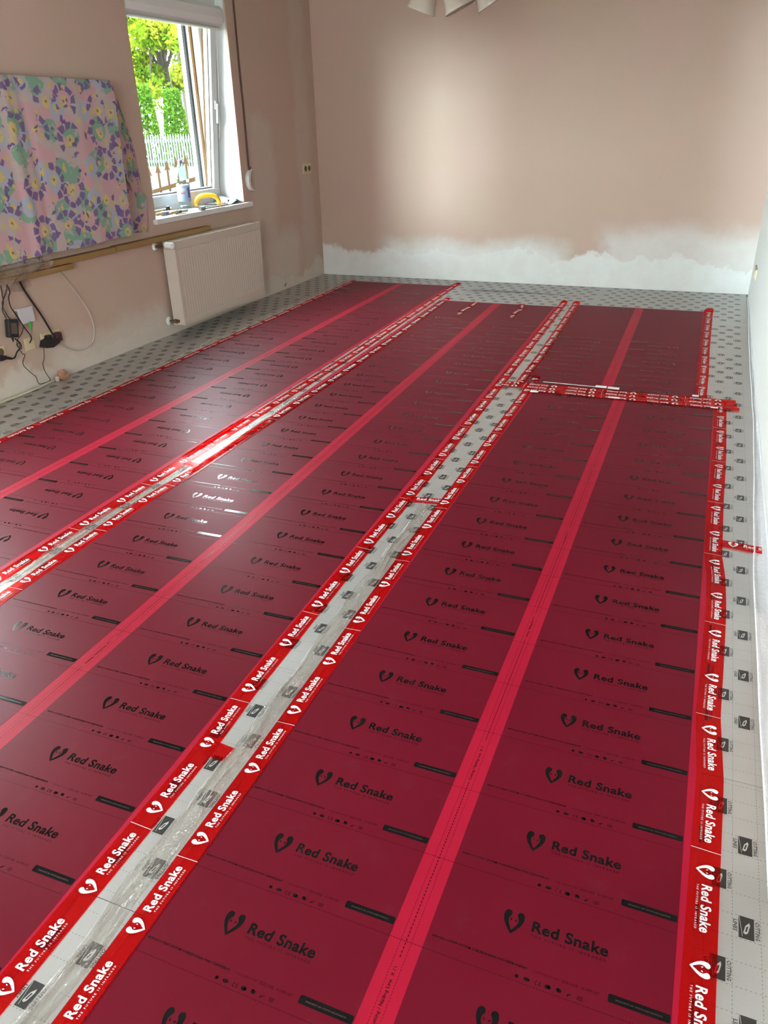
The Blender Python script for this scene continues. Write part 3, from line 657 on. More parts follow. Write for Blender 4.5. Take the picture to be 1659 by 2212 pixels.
# window beside the photographer, out of the frame
w2 = empty('window_2', (-3.95, 2.35, .85)); w2['kind'] = 'structure'; b = MB()
for y0, y1, z0, z1 in ((1.9, 2.8, .85, .92), (1.9, 2.8, 1.65, 1.72), (1.9, 1.97, .92, 1.65), (2.73, 2.8, .92, 1.65)): b.rbox(-3.97, -3.90, y0, y1, z0, z1, .006)
b.build('window_frame', M['pvc'], w2)

# shutter belt and its winder
b = MB(); r = []
for k in range(12):
    z = 2.65 - (2.65 - 1.075) * k / 11; r.append([(-3.674, 6.066 + .002 * math.sin(k), z), (-3.672, 6.078, z), (-3.674, 6.090 + .002 * math.sin(k), z)])
b.grid(r); b.grid([[(x - .002, y, z) for x, y, z in q[::-1]] for q in r]); b.box(-3.68, -3.664, 6.062, 6.094, 1.05, 1.085)
tag(b.build('shutter_belt', M['belt']), 'brown shutter belt hanging down the wall beside the window', 'belt')
b = MB(); arc = [(.074 * math.cos(math.radians(a)), .082 * math.sin(math.radians(a))) for a in range(84, 277, 12)] + [(.012 + .050 * math.cos(math.radians(a)), .078 * math.sin(math.radians(a))) for a in range(276, 83, -12)]
b.prism(arc, ((-3.68, 6.085, .985), (0, 1, 0), (0, 0, 1), (1, 0, 0)), .03)
w = b.build('belt_winder', M['white']); tag(w, 'white half round belt winder on the wall under the brown belt', 'winder')
b = MB(); b.box(-3.68, -3.664, 6.085, 6.115, .895, 1.075); b.lathe([(.004, 0), (.004, .008)], (-3.66, 6.10, 1.07), 8); b.lathe([(.004, 0), (.004, .008)], (-3.66, 6.10, .89), 8); b.build('backplate', M['left'], w)

# ------------------------------------------------------------------ radiator
rad = empty('radiator', (-3.6, 5.355, .075)); tag(rad, 'cream panel radiator with fine vertical grooves under the window', 'radiator')
RY0, RY1, RZ0, RZ1, RX = 4.755, 5.957, .075, .672, -3.548
def panel(xf, sgn, name):
    b = MB(); ys = [RY0, RY0 + .022]; gy = 36; p = (RY1 - RY0 - .05) / gy
    dep = [0, 0]
    for k in range(gy):
        for q, d in ((.0, 0), (.12, 1), (.5, 1.2), (.88, 1)): ys.append(RY0 + .025 + (k + q) * p); dep.append(d)
    ys += [RY1 - .022, RY1]; dep += [0, 0]
    zs = [(RZ0, 0), (RZ0 + .05, 0), (RZ0 + .056, 1), (RZ1 - .062, 1), (RZ1 - .056, 0), (RZ1, 0)]
    b.grid([[(xf - sgn * .0019 * d * e, y, z) for y, d in zip(ys, dep)] for z, e in zs])
    b.grid([[(xf - sgn * .012, y, z) for y in (RY1, RY0)] for z in (RZ0, RZ1)])
    b.grid([[(xf, RY0, z), (xf - sgn * .012, RY0, z)] for z in (RZ1, RZ0)]); b.grid([[(xf, RY1, z), (xf - sgn * .012, RY1, z)] for z in (RZ0, RZ1)])
    b.grid([[(x, y, RZ1) for y in (RY0, RY1)] for x in (xf, xf - sgn * .012)]); b.grid([[(x, y, RZ0) for y in (RY1, RY0)] for x in (xf, xf - sgn * .012)])
    return b.build(name, M['rad'], rad)
panel(RX, 1, 'front_panel'); panel(-3.648, -1, 'back_panel')
for y in (RY0 + .002, RY1 - .004):
    b = MB(); b.rbox(-3.646, RX - .002, y - .003, y + .005, RZ0 + .004, RZ1 - .026, .0015); o = b.build('side_panel', M['rad'], rad)
b = MB()
for k in range(46):
    y = RY0 + .012 + k * (RY1 - RY0 - .03) / 46; b.box(-3.634, -3.562, y, y + .007, RZ1 - .012, RZ1 - .004)
b.box(-3.640, -3.634, RY0 + .01, RY1 - .01, RZ1 - .014, RZ1 - .003); b.box(-3.562, -3.556, RY0 + .01, RY1 - .01, RZ1 - .014, RZ1 - .003); b.build('top_grille', M['rad'], rad)
b = MB(); b.box(-3.640, -3.556, RY0 + .01, RY1 - .01, RZ0 + .02, RZ1 - .05); b.build('convector_core', M['gap'], rad)
b = MB(); b.tube([(-3.678, 4.700, .642), (-3.62, 4.700, .642), (-3.60, 4.705, .642), (-3.60, 4.76, .642)], .011, 10); v = b.build('supply_pipe', M['brass'], rad, smooth=True)
b = MB(); RYm = Matrix.Rotation(PI / 2, 4, 'Y')
b.lathe([(.012, 0), (.026, .004), (.026, .018), (.022, .022), (.024, .026), (.024, .060), (.018, .070), (0, .071)], (-3.595, 4.715, .648), 18, mat=RYm); b.build('thermostat_head', M['white'], rad, smooth=True)
b = MB(); b.lathe([(.030, 0), (.030, .004), (.018, .012), (.012, .013)], (-3.6785, 4.700, .642), 18, mat=RYm); b.build('wall_rosette', M['white'], rad, smooth=True)
b = MB(); b.tube([(-3.678, 4.735, .108), (-3.61, 4.735, .108)], .010, 10, 0); b.lathe([(.010, 0), (.017, .002), (.017, .025), (.010, .028), (.010, .04), (0, .041)], (-3.625, 4.735, .108), 6, mat=RYm); b.tube([(-3.60, 4.735, .108), (-3.60, 4.77, .108)], .010, 8, 0); b.build('return_valve', M['brass'], rad)
b = MB(); b.lathe([(.032, 0), (.032, .006), (.020, .014), (.011, .015)], (-3.6785, 4.735, .108), 18, mat=RYm); b.build('wall_rosette', M['white'], rad, smooth=True)
for y in (4.95, 5.75):
    b = MB(); b.box(-3.6785, -3.634, y, y + .03, .16, .64); b.build('wall_bracket', M['white'], rad)

# ------------------------------------------------------------------ battens on the wall
for lb, y0, y1, z0, z1, x1, s in (('long pine batten under the fabric cover, left of the joint', 2.85, 4.235, .668, .703, -3.628, .004), ('pine batten resting on top of the radiator, under the window', 4.240, 5.345, .674, .708, -3.622, .004), ('short pine batten offcut fixed beneath the long batten', 3.2, 3.825, .636, .667, -3.622, -.001)):
    b = MB(); vs = []; b.rbox(XL + .001, x1, y0, y1, z0, z1, .003)
    b.v = [(x, y, z + s * (y - y0) / (y1 - y0) * .5 + random.uniform(-.0006, .0006)) for x, y, z in b.v]
    o = b.build('pine_batten', M['wood']); tag(o, lb, 'batten', 'pine battens on the left wall')

# ------------------------------------------------------------------ fabric covering a flat thing on the wall
cov = empty('fabric_cover', (-3.62, 3.7, .76)); tag(cov, 'pastel floral cloth draped over a flat boxy thing on the left wall', 'fabric cover')
def fold(y, z):
    f = 0
    for y0, sl, w, h in ((3.50, .02, .03, .012), (3.62, .03, .02, -.010), (4.02, .02, .05, .006), (4.2, .01, .03, -.004), (3.1, .02, .05, .008)):
        f += h * math.exp(-((y - y0 - sl * (1.65 - z)) / w) ** 2)
    return f
rows, uvs = [], []
NY, NZ = 64, 28
for i in range(NZ + 1):
    z0 = i / NZ; row = []
    for j in range(NY + 1):
        t = j / NY; yr = 4.335 + .045 * z0; y = 2.95 + (yr - 2.95) * t
        zb = .742 + .026 * (y - 2.45) / 1.885 + .004 * math.sin(y * 11); zt = 1.672 - .012 * (y - 2.45) / 1.9
        z = zb + (zt - zb) * z0
        row.append((-3.555 + fold(y, z) + .006 * math.sin(3 * y) * (1 - z0) - .02 * max(0, z0 - .96) / .04, y, z)); uvs.append((y, z))
    rows.append(row)
b = MB(); b.grid(rows); nb = len(b.v)
top = [[(-3.575 - .1 * k / 3, r[1], r[2] + .004 * (k > 0)) for r in rows[-1]] for k in range(4)]
b.grid([rows[-1]] + top); uvs += [(r[1], r[2] + .0) for r in rows[-1]] + [(q[1], q[2] + .03 * (k + 1)) for k, t in enumerate(top) for q in t]
b.grid([[(p[0], p[1], p[2]) for p in rows[0]], [(p[0] - .018, p[1], p[2] + .006) for p in rows[0]]]); uvs += [(p[1], p[2]) for p in rows[0]] * 2
b.uv = uvs; b.build('front_sheet', M['fabric'], cov, smooth=True)
def yout(z): # outer edge of the flap against the wall
    z0 = (z - .75) / .895; return 4.655 - .115 * max(0, (z0 - .55) / .45) ** 1.2 - .022 * z0
def yfront(z): return 4.322 + .045 * (z - .75) / .895
rows, uvs = [], []
for i in range(27):      # upper flap, its foot gaping open along a slanting slit
    s = i / 26; row = []
    for j in range(13):
        t = j / 12; zb = 1.16 - .27 * t; z = zb + (1.645 - zb) * s; ya, yb = yfront(z), yout(z)
        k = math.sin(t * 7 + s * 3) * math.sin(PI * t) * (1 - s) * .012
        row.append((-3.588 - .087 * t + k + .010 * (1 - s) ** 4, ya + (yb - ya) * t, z)); uvs.append((4.4 + t * .3, z + .3))
    rows.append(row)
b = MB(); b.grid(rows); b.uv = uvs; b.build('side_flap', M['fabric'], cov, smooth=True)
rows, uvs = [], []
for i in range(25):      # tucked lower part, folded back towards the wall
    s = i / 24; row = []
    for j in range(13):
        t = j / 12; zt = 1.24 - .27 * t; z = .752 + (zt - .752) * s; ya, yb = yfront(z) - .012, yout(z) - .004
        row.append((-3.652 + .034 * s - .026 * t + .008 * math.sin(9 * t + 4 * s) * math.sin(PI * t), ya + (yb - ya) * t, z - .006 * math.sin(8 * t) * (1 - s))); uvs.append((5.4 - t * .3, z + .1))
    rows.append(row)
b = MB(); b.grid(rows); b.uv = uvs; b.build('side_flap', M['fabric'], cov, smooth=True)
b = MB(); b.rbox(-3.679, -3.59, 2.97, 4.31, .80, 1.64, .01); b.build('flat_panel', M['black'], cov)
b = MB(); rows = []
rnd = random.Random(4)
for i in range(15):
    row = []
    for j in range(41):
        t = j / 40; s = i / 14; y = 2.95 + .62 * t + .05 * s * math.sin(9 * t)
        zl = .745 + .01 * t - s * (.105 - .05 * max(0, t - .75) * 4 + .02 * math.sin(14 * t))
        row.append((-3.585 + .035 * math.sin(PI * s) + rnd.uniform(-.014, .014) + .012 * math.sin(30 * t + 5 * s), y + rnd.uniform(-.005, .005), zl + rnd.uniform(-.006, .006)))
    rows.append(row)
b.grid(rows); rows = []
for i in range(9):
    rows.append([(-3.666 + rnd.uniform(-.005, .005), 3.30 + .19 * j / 14 + .02 * (i / 8), .630 - .06 * i / 8 * (.6 + .4 * math.sin(PI * j / 14)) + rnd.uniform(-.004, .004)) for j in range(15)])
b.grid(rows)
tag(b.build('plastic_wrap', M['plast']), 'crumpled clear plastic wrap bunched below the floral cloth', 'plastic')

# ------------------------------------------------------------------ sockets, plates and cables on the left wall
def plate(b, y0, y1, z0, z1, d=.012, x=XL, s=1, r=.003): b.rbox(min(x, x + s * d), max(x, x + s * d), y0, y1, z0, z1, r)
def well(b, y, z, x=XL, s=1, r=.021, d0=.0125):
    m = Matrix.Rotation(s * PI / 2, 4, 'Y')
    b.lathe([(r * 1.12, 0), (r * 1.12, .003), (r, .003), (r * .94, .0005), (0, .0005)], (x + s * d0, y, z), 20, mat=m)
sk = empty('double_socket', (XL, 3.570, .229)); tag(sk, 'cream double wall socket with the black adapter plugged in', 'socket', 'sockets on the left wall')
b = MB(); plate(b, 3.492, 3.650, .229, .306); b.build('cover_plate', M['sock'], sk)
for y in (3.535, 3.610):
    b = MB(); well(b, y, .268); b.build('socket_well', M['sockd'], sk)
sk = empty('wall_socket', (XL, 3.170, .228)); tag(sk, 'cream wall socket cut by the left edge of the photo', 'socket', 'sockets on the left wall')
b = MB(); plate(b, 3.130, 3.211, .228, .309); b.build('cover_plate', M['sock'], sk)
b = MB(); well(b, 3.178, .277, r=.019); b.build('socket_well', M['sockd'], sk)
b = MB(); b.rbox(-3.668, -3.625, 3.13, 3.178, .238, .262, .006); b.tube([(-3.635, 3.17, .25), (-3.635, 3.215, .232)], [.011, .006], 8, 0); o = b.build('mains_plug', M['black']); tag(o, 'black mains plug pushed into the leftmost socket', 'plug')
b = MB(); plate(b, 3.360, 3.438, .230, .309, .010); o = b.build('cable_outlet', M['sock']); tag(o, 'blank cream cable outlet plate with a black lead entering it', 'plate')
b = MB(); b.rbox(-3.670, -3.668, 3.372, 3.426, .242, .298, .001); b.box(-3.6705, -3.6660, 3.392, 3.400, .268, .282); b.build('outlet_cap', M['sock'], o)
bx = empty('router_box', (XL, 3.41, .388)); tag(bx, 'small grey-white flat box on the wall beside the black lead', 'box')
b = MB(); b.rbox(-3.68, -3.652, 3.352, 3.466, .392, .482, .004); b.build('housing', M['box'], bx)
b = MB(); b.rbox(-3.6795, -3.660, 3.348, 3.360, .390, .470, .002); b.build('side_face', M['grey'], bx)
b = MB(); b.tube([(-3.655, 3.417, .398), (-3.655, 3.419, .378), (-3.657, 3.416, .350)], [.011, .004], 8); o = b.build('green_connector', M['green']); tag(o, 'green fibre connector hanging from the flat wall box', 'plug')
b = MB(); b.tube([(-3.66, 3.416, .352), (-3.665, 3.41, .33), (-3.668, 3.42, .308)], .0015, 6); b.tube([(-3.668, 3.470, .46), (-3.666, 3.455, .375), (-3.668, 3.430, .309)], .0012, 6); o = b.build('thin_lead', M['wcable']); tag(o, 'thin pale leads from the flat box to the cream outlet plate', 'cable')
pb = empty('power_brick', (-3.63, 3.265, .34)); tag(pb, 'black power brick dangling on its leads by the left edge', 'adapter')
mt = Matrix.Translation((-3.632, 3.262, .396)) @ Matrix.Rotation(math.radians(-12), 4, 'X')
b = MB(); b.rbox(-.017, .017, -.036, .036, -.052, .052, .008, mat=mt); b.build('brick_body', M['black'], pb)
b = MB(); b.rbox(.0172, .0178, -.022, .022, -.03, .03, .0002, mat=mt); b.build('rating_label', M['sockd'], pb)
b = MB(); b.tube([mt @ Vector((0, 0, -.052)), mt @ Vector((0, .004, -.075))], [.007, .003], 8, 0); b.build('strain_relief', M['cable'], pb)
ad = empty('plug_adapter', (-3.63, 3.52, .221)); tag(ad, 'angular black plug-in adapter under the double socket', 'adapter')
b = MB(); b.prism([(-.058, .004), (-.040, .038), (.010, .046), (.060, .030), (.062, .004), (.004, -.012), (-.052, -.002)], ((-3.668, 3.520, .232), (0, 1, 0), (0, 0, 1), (1, 0, 0)), .052); b.build('adapter_body', M['black'], ad)
b = MB(); b.rbox(-3.667, -3.635, 3.512, 3.548, .258, .292, .006); b.build('plug_head', M['black'], ad)
b = MB(); b.rbox(-3.667, -3.632, 3.580, 3.628, .236, .292, .008); o = b.build('dark_plug', simple('dark_red_brown_plastic', (.06, .02, .018), .4)); tag(o, 'dark reddish plug in the right half of the double socket', 'plug')
def cab(name, label, pts, r, mat, x=-3.655, group=None):
    b = MB(); b.tube([(p[2] if len(p) > 2 else x, p[0], p[1]) for p in pts], r, 8, 8); return tag(b.build(name, M[mat], smooth=True), label, 'cable', group)
G = 'cables on the left wall'
cab('cable', 'thick black cable running down to the double socket', [(3.410, .630, -3.648), (3.435, .576), (3.467, .512), (3.522, .408), (3.567, .290, -3.648)], .0062, 'cable', group=G)
cab('cable', 'white aerial cable hanging in a wide loop', [(3.728, .632, -3.665), (3.77, .584), (3.832, .497), (3.889, .408), (3.927, .32), (3.936, .242), (3.913, .176), (3.858, .135), (3.764, .131), (3.689, .161), (3.618, .217), (3.585, .265, -3.648)], .0034, 'wcable', -3.66, G)
cab('cable', 'black lead curving into the cream outlet plate', [(3.316, .632), (3.326, .587), (3.308, .558), (3.307, .506), (3.337, .443), (3.367, .378), (3.402, .311), (3.396, .275, -3.667)], .0036, 'cable', -3.650, G)
cab('cable', 'thin black lead looping almost to the floor and up to the adapter', [(3.367, .376), (3.344, .344), (3.303, .315), (3.292, .285), (3.318, .262), (3.322, .290), (3.296, .292), (3.316, .233), (3.332, .221), (3.303, .171), (3.358, .094), (3.374, .079), (3.384, .032), (3.416, .022), (3.472, .022), (3.476, .034), (3.452, .088), (3.449, .136), (3.469, .167), (3.486, .236)], .0022, 'cable', -3.657, G)
cab('cable', 'black lead from the power brick to the leftmost plug', [(3.268, .335, -3.632), (3.300, .305), (3.303, .290), (3.290, .270), (3.266, .256), (3.238, .232, -3.638), (3.210, .233, -3.635)], .0042, 'cable', -3.642, G)
cab('cable', 'left black lead rising from the power brick', [(3.273, .632), (3.265, .548), (3.244, .501), (3.248, .455, -3.638)], .0036, 'cable', -3.650, G)
cab('cable', 'right black lead rising from the power brick', [(3.305, .632), (3.284, .59), (3.240, .535), (3.257, .465), (3.268, .45, -3.630)], .0030, 'cable', -3.636, G)
# terracotta chunk at the foot of the wall
bm = bmesh.new(); bmesh.ops.create_icosphere(bm, subdivisions=2, radius=1); rnd = random.Random(2)
for v in bm.verts:
    v.co = Vector((v.co.x * .022, v.co.y * .040, v.co.z * .036 + .034)); v.co += Vector((rnd.uniform(-.005, .005), rnd.uniform(-.007, .007), rnd.uniform(-.006, .006)))
    v.co.z = max(v.co.z, 0)
bm.verts.index_update(); b = MB(); b.add([v.co + Vector((-3.630, 3.560, ZU)) for v in bm.verts], [tuple(v.index for v in f.verts) for f in bm.faces]); bm.free()
o = b.build('brick_chunk', M['brick']); tag(o, 'broken terracotta chunk lying where the left wall meets the underlay', 'rubble')
b = MB(); b.rbox(-3.650, -3.630, 3.508, 3.526, ZU, .040, .004); b.build('mortar_lump', M['rad'], o)
# sockets elsewhere
sk = empty('double_socket', (XL, 7.13, .963)); tag(sk, 'cream double socket on the left wall near the far corner', 'socket', 'sockets on the left wall')
b = MB(); plate(b, 7.045, 7.200, .972, 1.062, .012); b.build('cover_plate', M['sock'], sk)
for y in (7.085, 7.160):
    b = MB(); well(b, y, 1.017); b.build('socket_well', M['sockd'], sk)
sk = empty('wall_switch', (XR - .012, 6.72, .255)); tag(sk, 'ivory switch plate on the right wall near the far corner', 'switch')
b = MB(); plate(b, 6.60, 6.84, .255, .335, .014, XR - .012, -1); b.build('cover_plate', M['ivory'], sk)
b = MB(); plate(b, 6.64, 6.72, .268, .322, .020, XR - .012, -1); plate(b, 6.725, 6.80, .268, .322, .020, XR - .012, -1); b.build('rocker', M['ivory'], sk)
# nail in the left wall
b = MB(); b.tube([(-3.675, 6.52, .035), (-3.66, 6.525, .065)], .004, 6, 0); tag(b.build('wall_plug', M['black']), 'little black stub at the foot of the left wall', 'stub')

# ------------------------------------------------------------------ things on the sill
ZSL = .822
bo = empty('water_bottle', (-3.745, 5.225, ZSL)); tag(bo, 'clear plastic water bottle with pale blue label on the sill', 'bottle')
prof = [(.0, .004), (.036, 0), (.047, .008), (.048, .05), (.045, .06), (.048, .072), (.048, .19), (.044, .20), (.048, .212), (.046, .25), (.034, .295), (.018, .325), (.0135, .335), (.0135, .352)]
b = MB(); b.lathe(prof, (-3.745, 5.225, ZSL), 24); b.build('bottle_body', M['petb'], bo, smooth=True)
b = MB(); b.lathe([(.0485, .075), (.0488, .076), (.0488, .186), (.0485, .187)], (-3.745, 5.225, ZSL), 24); lb_ = b.build('label', M['label'], bo, smooth=True)
def wrap(a0, a1, z0, z1, mat):
    b = MB(); n = 6; b.grid([[(-3.745 + .0493 * math.cos(math.radians(a0 + (a1 - a0) * k / n)), 5.225 + .0493 * math.sin(math.radians(a0 + (a1 - a0) * k / n)), z) for k in range(n + 1)] for z in (ZSL + z0, ZSL + z1)]); b.build('label_print', M[mat], lb_)
wrap(-80, -45, .128, .138, 'labelred'); wrap(-20, 5, .10, .17, 'labelblue'); wrap(-75, -40, .15, .165, 'white')
b = MB(); b.lathe([(.0, .002), (.034, .003), (.045, .010), (.045, .045), (0, .046)], (-3.745, 5.225, ZSL), 24); b.build('bottle_water', M['water'], bo, smooth=True)
b = MB(); b.lathe([(.0155, .334), (.0155, .354), (.014, .357), (0, .357)], (-3.745, 5.225, ZSL), 16); b.build('cap', M['cap'], bo)
fl = empty('plastering_float', (-3.775, 5.565, ZSL)); tag(fl, 'steel smoothing float with arched yellow handle on the sill', 'trowel')
fm = Matrix.Translation((-3.775, 5.565, ZSL)) @ Matrix.Rotation(math.radians(-46), 4, 'Z')
b = MB(); b.rbox(-.045, .045, -.102, .102, .001, .005, .0015, mat=fm); b.build('blade', M['steel'], fl)
b = MB(); b.tube([fm @ Vector(p) for p in ((0, -.088, .012), (0, -.090, .040), (0, -.070, .070), (0, -.03, .086), (0, .03, .086), (0, .070, .070), (0, .090, .040), (0, .088, .012))], .0165, 12); b.build('yellow_handle', M['yellow'], fl, smooth=True)
b = MB(); b.rbox(-.012, .012, -.10, .10, .005, .014, .003, mat=fm); b.build('mounting_rail', M['steel'], fl)
def brush(label, x, y, ang, L, col, ferr, bris):
    t = empty('paint_brush', (x, y, ZSL)); tag(t, label, 'brush', 'tools lying on the sill')
    m = Matrix.Translation((x, y, ZSL + .016)) @ Matrix.Rotation(ang, 4, 'Z')
    b = MB(); b.lathe([(.006, 0), (.011, .02), (.012, L * .3), (.009, L * .55), (.013, L * .75), (.016, L)], (0, 0, 0), 12, mat=m @ Matrix.Rotation(-PI / 2, 4, 'X')); b.v = [tuple(Vector(v)) for v in b.v]
    b.build('handle', M['handle'], t, smooth=True)
    b = MB(); b.rbox(-.022, .022, L - .005, L + .04, -.010, .010, .004, mat=m); b.build('ferrule', M[ferr], t)
    b = MB(); b.rbox(-.024, .024, L + .038, L + .115, -.009, .009, .003, mat=m); b.build('bristles', M[bris], t)
brush('wooden handled tool with blue collar at the left end of the sill', -3.745, 4.85, math.radians(4), .10, 'handle', 'labelblue', 'handle')
brush('wooden handled brush with dark ferrule, just left of the bottle', -3.70, 4.96, math.radians(2), .09, 'handle', 'sockd', 'sock')
b = MB(); b.rbox(-3.80, -3.775, 5.05, 5.075, ZSL, ZSL + .055, .008); b.rbox(-3.81, -3.765, 5.02, 5.10, ZSL, ZSL + .016, .005); tag(b.build('tool_grip', M['black']), 'small black tool grip standing among the brushes on the sill', 'tool')
b = MB(); b.rbox(-3.845, -3.815, 4.92, 5.16, ZSL, ZSL + .035, .008); tag(b.build('wood_block', M['handle']), 'pale wood piece lying behind the brushes on the sill', 'wood')
b = MB(); b.tube([(-3.672, 5.30, ZSL + .014), (-3.668, 5.36, ZSL + .014)], .014, 10, 0); b.tube([(-3.668, 5.36, ZSL + .010), (-3.657, 5.62, ZSL + .010)], .007, 8, 0); tag(b.build('scraper', M['dkgrey']), 'grey scraper lying along the sill edge before the yellow handle', 'tool')
for k, (x, y, s) in enumerate(((-3.70, 5.675, .014), (-3.72, 5.70, .011), (-3.685, 5.69, .010))):
    b = MB(); b.tube([(x, y - s, ZSL + s), (x, y + s * 1.5, ZSL + s * 1.1)], s * .9, 8, 0); tag(b.build('metal_bit', M['chrome']), ('shiny metal bit just right of the yellow handle, largest of three', 'shiny metal bit right of the yellow handle, rearmost of three', 'shiny metal bit right of the yellow handle, nearest the sill edge')[k], 'bit', 'metal bits on the sill')
rows = []
for i in range(14):
    s = i / 13; rows.append([(-3.885 + .20 * t, 5.66 + .27 * s + .04 * t, ZSL + .003 + .055 * math.exp(-((s - .85 + .35 * t) / .22) ** 2) * (1 - t * .75) + .006 * math.sin(7 * s + 3 * t) + .006) for t in [q / 9 for q in range(10)]])
b = MB(); b.grid(rows); b.grid([[(x, y, z - .0015) for x, y, z in r[::-1]] for r in rows]); tag(b.build('sanding_paper', M['dkgrey'], smooth=True), 'curled grey sheet of sandpaper at the right end of the sill', 'paper')
for k, (x, y) in enumerate(((-3.735, 5.80), (-3.70, 5.875))):
    b = MB(); b.tube([(x, y, ZSL + .018), (x - .01, y + .016, ZSL + .030), (x, y + .032, ZSL + .018)], .005, 6, 4); tag(b.build('wire_clip', M['black']), ('bent black wire clip on the grey sandpaper, the left one' if k == 0 else 'tiny black wire clip on the grey sandpaper, the right one'), 'clip', 'black clips on the sandpaper')

# ------------------------------------------------------------------ chandelier
ch = empty('chandelier', (-1.56, 5.02, 1.95)); tag(ch, 'ceiling lamp with frosted glass bell shades, cut by the top of the photo', 'lamp')
b = MB(); b.lathe([(.0, 0), (.03, .01), (.045, .05), (.02, .09), (.012, .12), (.012, .55), (.05, .565), (.06, .62), (0, .62)], (-1.56, 5.02, 2.10), 18); b.build('stem', M['brass'], ch, smooth=True)
for x, y, zb, tl, az, sc in ((-1.772, 5.00, 1.962, 20, 175, 1.0), (-1.530, 4.985, 1.960, 24, 20, 1.06), (-1.36, 5.03, 1.975, 30, 25, 1.0)):
    m = Matrix.Translation((x, y, zb)) @ Matrix.Rotation(math.radians(az), 4, 'Z') @ Matrix.Rotation(math.radians(-tl), 4, 'Y') @ Matrix.Rotation(0, 4, 'X')
    pr = [(.078, .010), (.084, .0), (.086, .004), (.080, .02), (.072, .06), (.064, .10), (.048, .135), (.024, .152), (.0, .155)]
    inn = [(.078, .010), (.068, .06), (.058, .10), (.042, .13), (.0, .148)]
    vs = MB(); vs.lathe([(r * sc, z * sc) for r, z in pr], (0, 0, 0), 24, mat=m); vs.f = [f for f in vs.f if len(f) == 4]
    n0 = len(vs.v); vs.lathe([(r * sc, z * sc) for r, z in inn], (0, 0, 0), 24, mat=m); vs.f = [f for f in vs.f if len(f) == 4]
    for k in range(len(vs.v)):   # scalloped rim
        pass
    sh = vs.build('lamp_shade', M['shade'], ch, smooth=True)
    top = m @ Vector((0, 0, .165 * sc)); b = MB(); b.tube([(-1.56, 5.02, 2.17), ((-1.56 + top.x) / 2, (5.02 + top.y) / 2, 2.24), (top.x, top.y, top.z + .06), tuple(top)], .008, 8); b.lathe([(.0, 0), (.022, 0), (.024, .03), (.008, .04), (0, .04)], tuple(top - Vector((0, 0, .02))), 12); b.build('lamp_arm', M['brass'], ch, smooth=True)

# ------------------------------------------------------------------ outside
b = MB(); b.box(-40, -4.2, -10, 40, -.35, -.25); struct(b.build('ground', M['grass']))
b = MB(); b.box(-14.5, -4.3, 7.0, 14.2, -.26, -.235); struct(b.build('path', M['paving']))
gt = empty('garden_gate', (-6.6, 9.0, -.235)); tag(gt, 'brown wrought iron gate with arrow tips outside the window', 'gate')
for k in range(9):
    x = -7.25 + .148 * k; f = 1.4 - .0; zt = 1.0 + .23 * (x + 6.63)
    b = MB(); b.box(x - .009, x + .009, 8.991, 9.009, -.235, zt - .12)
    b.prism([(-.011, -.13), (.011, -.13), (.011, -.08), (.040, -.095), (.016, -.03), (0, .02), (-.016, -.03), (-.040, -.095), (-.011, -.08)], ((x, 8.994, zt), (1, 0, 0), (0, 0, 1), (0, 1, 0)), .012); b.build('spear_bar', M['iron'], gt)
for dz, w in ((-.29, .022), (-1.05, .022)):
    b = MB(); b.add([(x, y, 1.0 + .23 * (x + 6.63) + dz + q) for x in (-7.3, -6.0) for y in (8.985, 9.015) for q in (-w, w)], [(0, 1, 3, 2), (4, 6, 7, 5), (0, 2, 6, 4), (1, 5, 7, 3), (0, 4, 5, 1), (2, 3, 7, 6)]); b.build('gate_rail', M['iron'], gt)
fe = empty('picket_fence', (-10.5, 14, -.25)); tag(fe, 'white slatted fence in front of the hedge outside', 'fence')
pk = None
for k in range(64):
    x = -12.4 + .060 * k
    if pk is None:
        b = MB(); b.prism([(-.013, 0), (.013, 0), (.013, .53), (0, .585), (-.013, .53)], ((x, 14.0, .69), (1, 0, 0), (0, 0, 1), (0, 1, 0)), .016); pk = b.build('picket', M['fence'], fe); p0 = pk.location.copy()
    else:
        o = pk.copy(); COL.objects.link(o); o.location = (p0.x + .060 * k, p0.y, p0.z)
for z in (.76, 1.13):
    b = MB(); b.box(-12.5, -8.5, 14.018, 14.05, z, z + .05); b.build('fence_rail', M['fence'], fe)
b = MB(); b.box(-12.5, -8.5, 13.95, 14.12, -.25, .69); b.build('fence_base', M['plinth'], fe)
def leaves(mb, n, fn, size, rnd):
    for _ in range(n):
        c = Vector(fn(rnd)); a = Vector((rnd.gauss(0, 1), rnd.gauss(0, 1), rnd.gauss(0, 1))).normalized(); e = a.orthogonal().normalized(); e = (Matrix.Rotation(rnd.uniform(0, 6.28), 3, a) @ e); g = a.cross(e); s = size * rnd.uniform(.6, 1.3)
        mb.add([c - e * s, c - g * s * .55, c + e * s, c + g * s * .55], [(0, 1, 2, 3)])
rnd = random.Random(12)
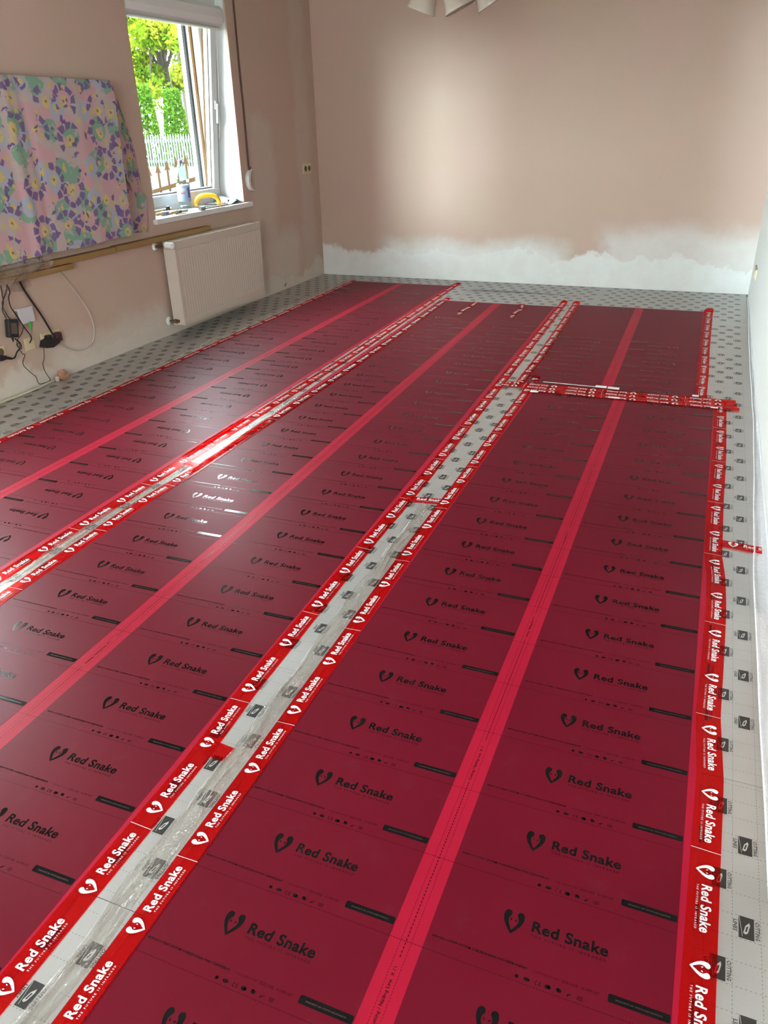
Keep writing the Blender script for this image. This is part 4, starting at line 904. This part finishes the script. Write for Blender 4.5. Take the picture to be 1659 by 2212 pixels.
for k in range(6):
    x = -13.2 + .75 * k; h = (2.25, 2.05, 2.2, 2.1, 2.25, 2.1)[k]
    t = empty('thuja', (x, 15.3, -.25)); tag(t, ('leftmost green thuja column behind the white fence', 'second green thuja column from the left behind the white fence', 'third green thuja column from the left behind the white fence', 'third green thuja column from the right behind the white fence', 'second green thuja column from the right behind the white fence', 'rightmost green thuja column behind the white fence')[k], 'hedge', 'thuja columns behind the white fence')
    def pt(r, x=x, h=h):
        z = r.random() ** .8; a = r.uniform(0, 6.28); q = .345 * (1 - .55 * z * z) * (.75 + .25 * r.random()); return (x + q * math.cos(a), 15.3 + q * math.sin(a), -.25 + z * (h + .25))
    b = MB(); leaves(b, 5200, pt, .04, rnd); b.build('foliage', M['leafb'], t)
    b = MB(); b.lathe([(.05, 0), (.03, 2.0), (0, 2.01)], (x, 15.3, -.25), 8); b.build('stem', M['bark'], t)
for lb, cx, cy, cz, rr, n in (('bright yellow-green broadleaf tree beyond the white fence, nearer crown', -12.3, 17.0, 3.25, (1.9, 1.3, 1.45), 26000), ('taller yellow-green tree standing behind the nearer crown', -16.4, 23.5, 4.3, (3.6, 1.8, 2.3), 14000)):
    t = empty('garden_tree', (cx, cy, -.25)); tag(t, lb, 'tree', 'trees outside the window')
    cl = [(cx + rr[0] * rnd.uniform(-.8, .8), cy + rr[1] * rnd.uniform(-.8, .8), cz + rr[2] * rnd.uniform(-.85, .85), rnd.uniform(.3, .6)) for _ in range(46)]
    def pt(r, cl=cl):
        c = cl[r.randrange(len(cl))]; v = Vector((r.gauss(0, 1), r.gauss(0, 1), r.gauss(0, 1))).normalized() * c[3] * r.random() ** .4; return (c[0] + v.x, c[1] + v.y, c[2] + v.z * .7)
    b = MB(); leaves(b, n, pt, .055, rnd); b.build('crown', M['leafa'], t)
    b = MB(); b.tube([(cx, cy, -.25), (cx + .1, cy, 1.5), (cx, cy, cz)], [.14, .06], 8)
    for c in cl[::5]: b.tube([(cx, cy, cz - .8), ((cx + c[0]) / 2, (cy + c[1]) / 2, cz - .1), c[:3]], [.04, .01], 5)
    b.build('trunk', M['bark'], t)
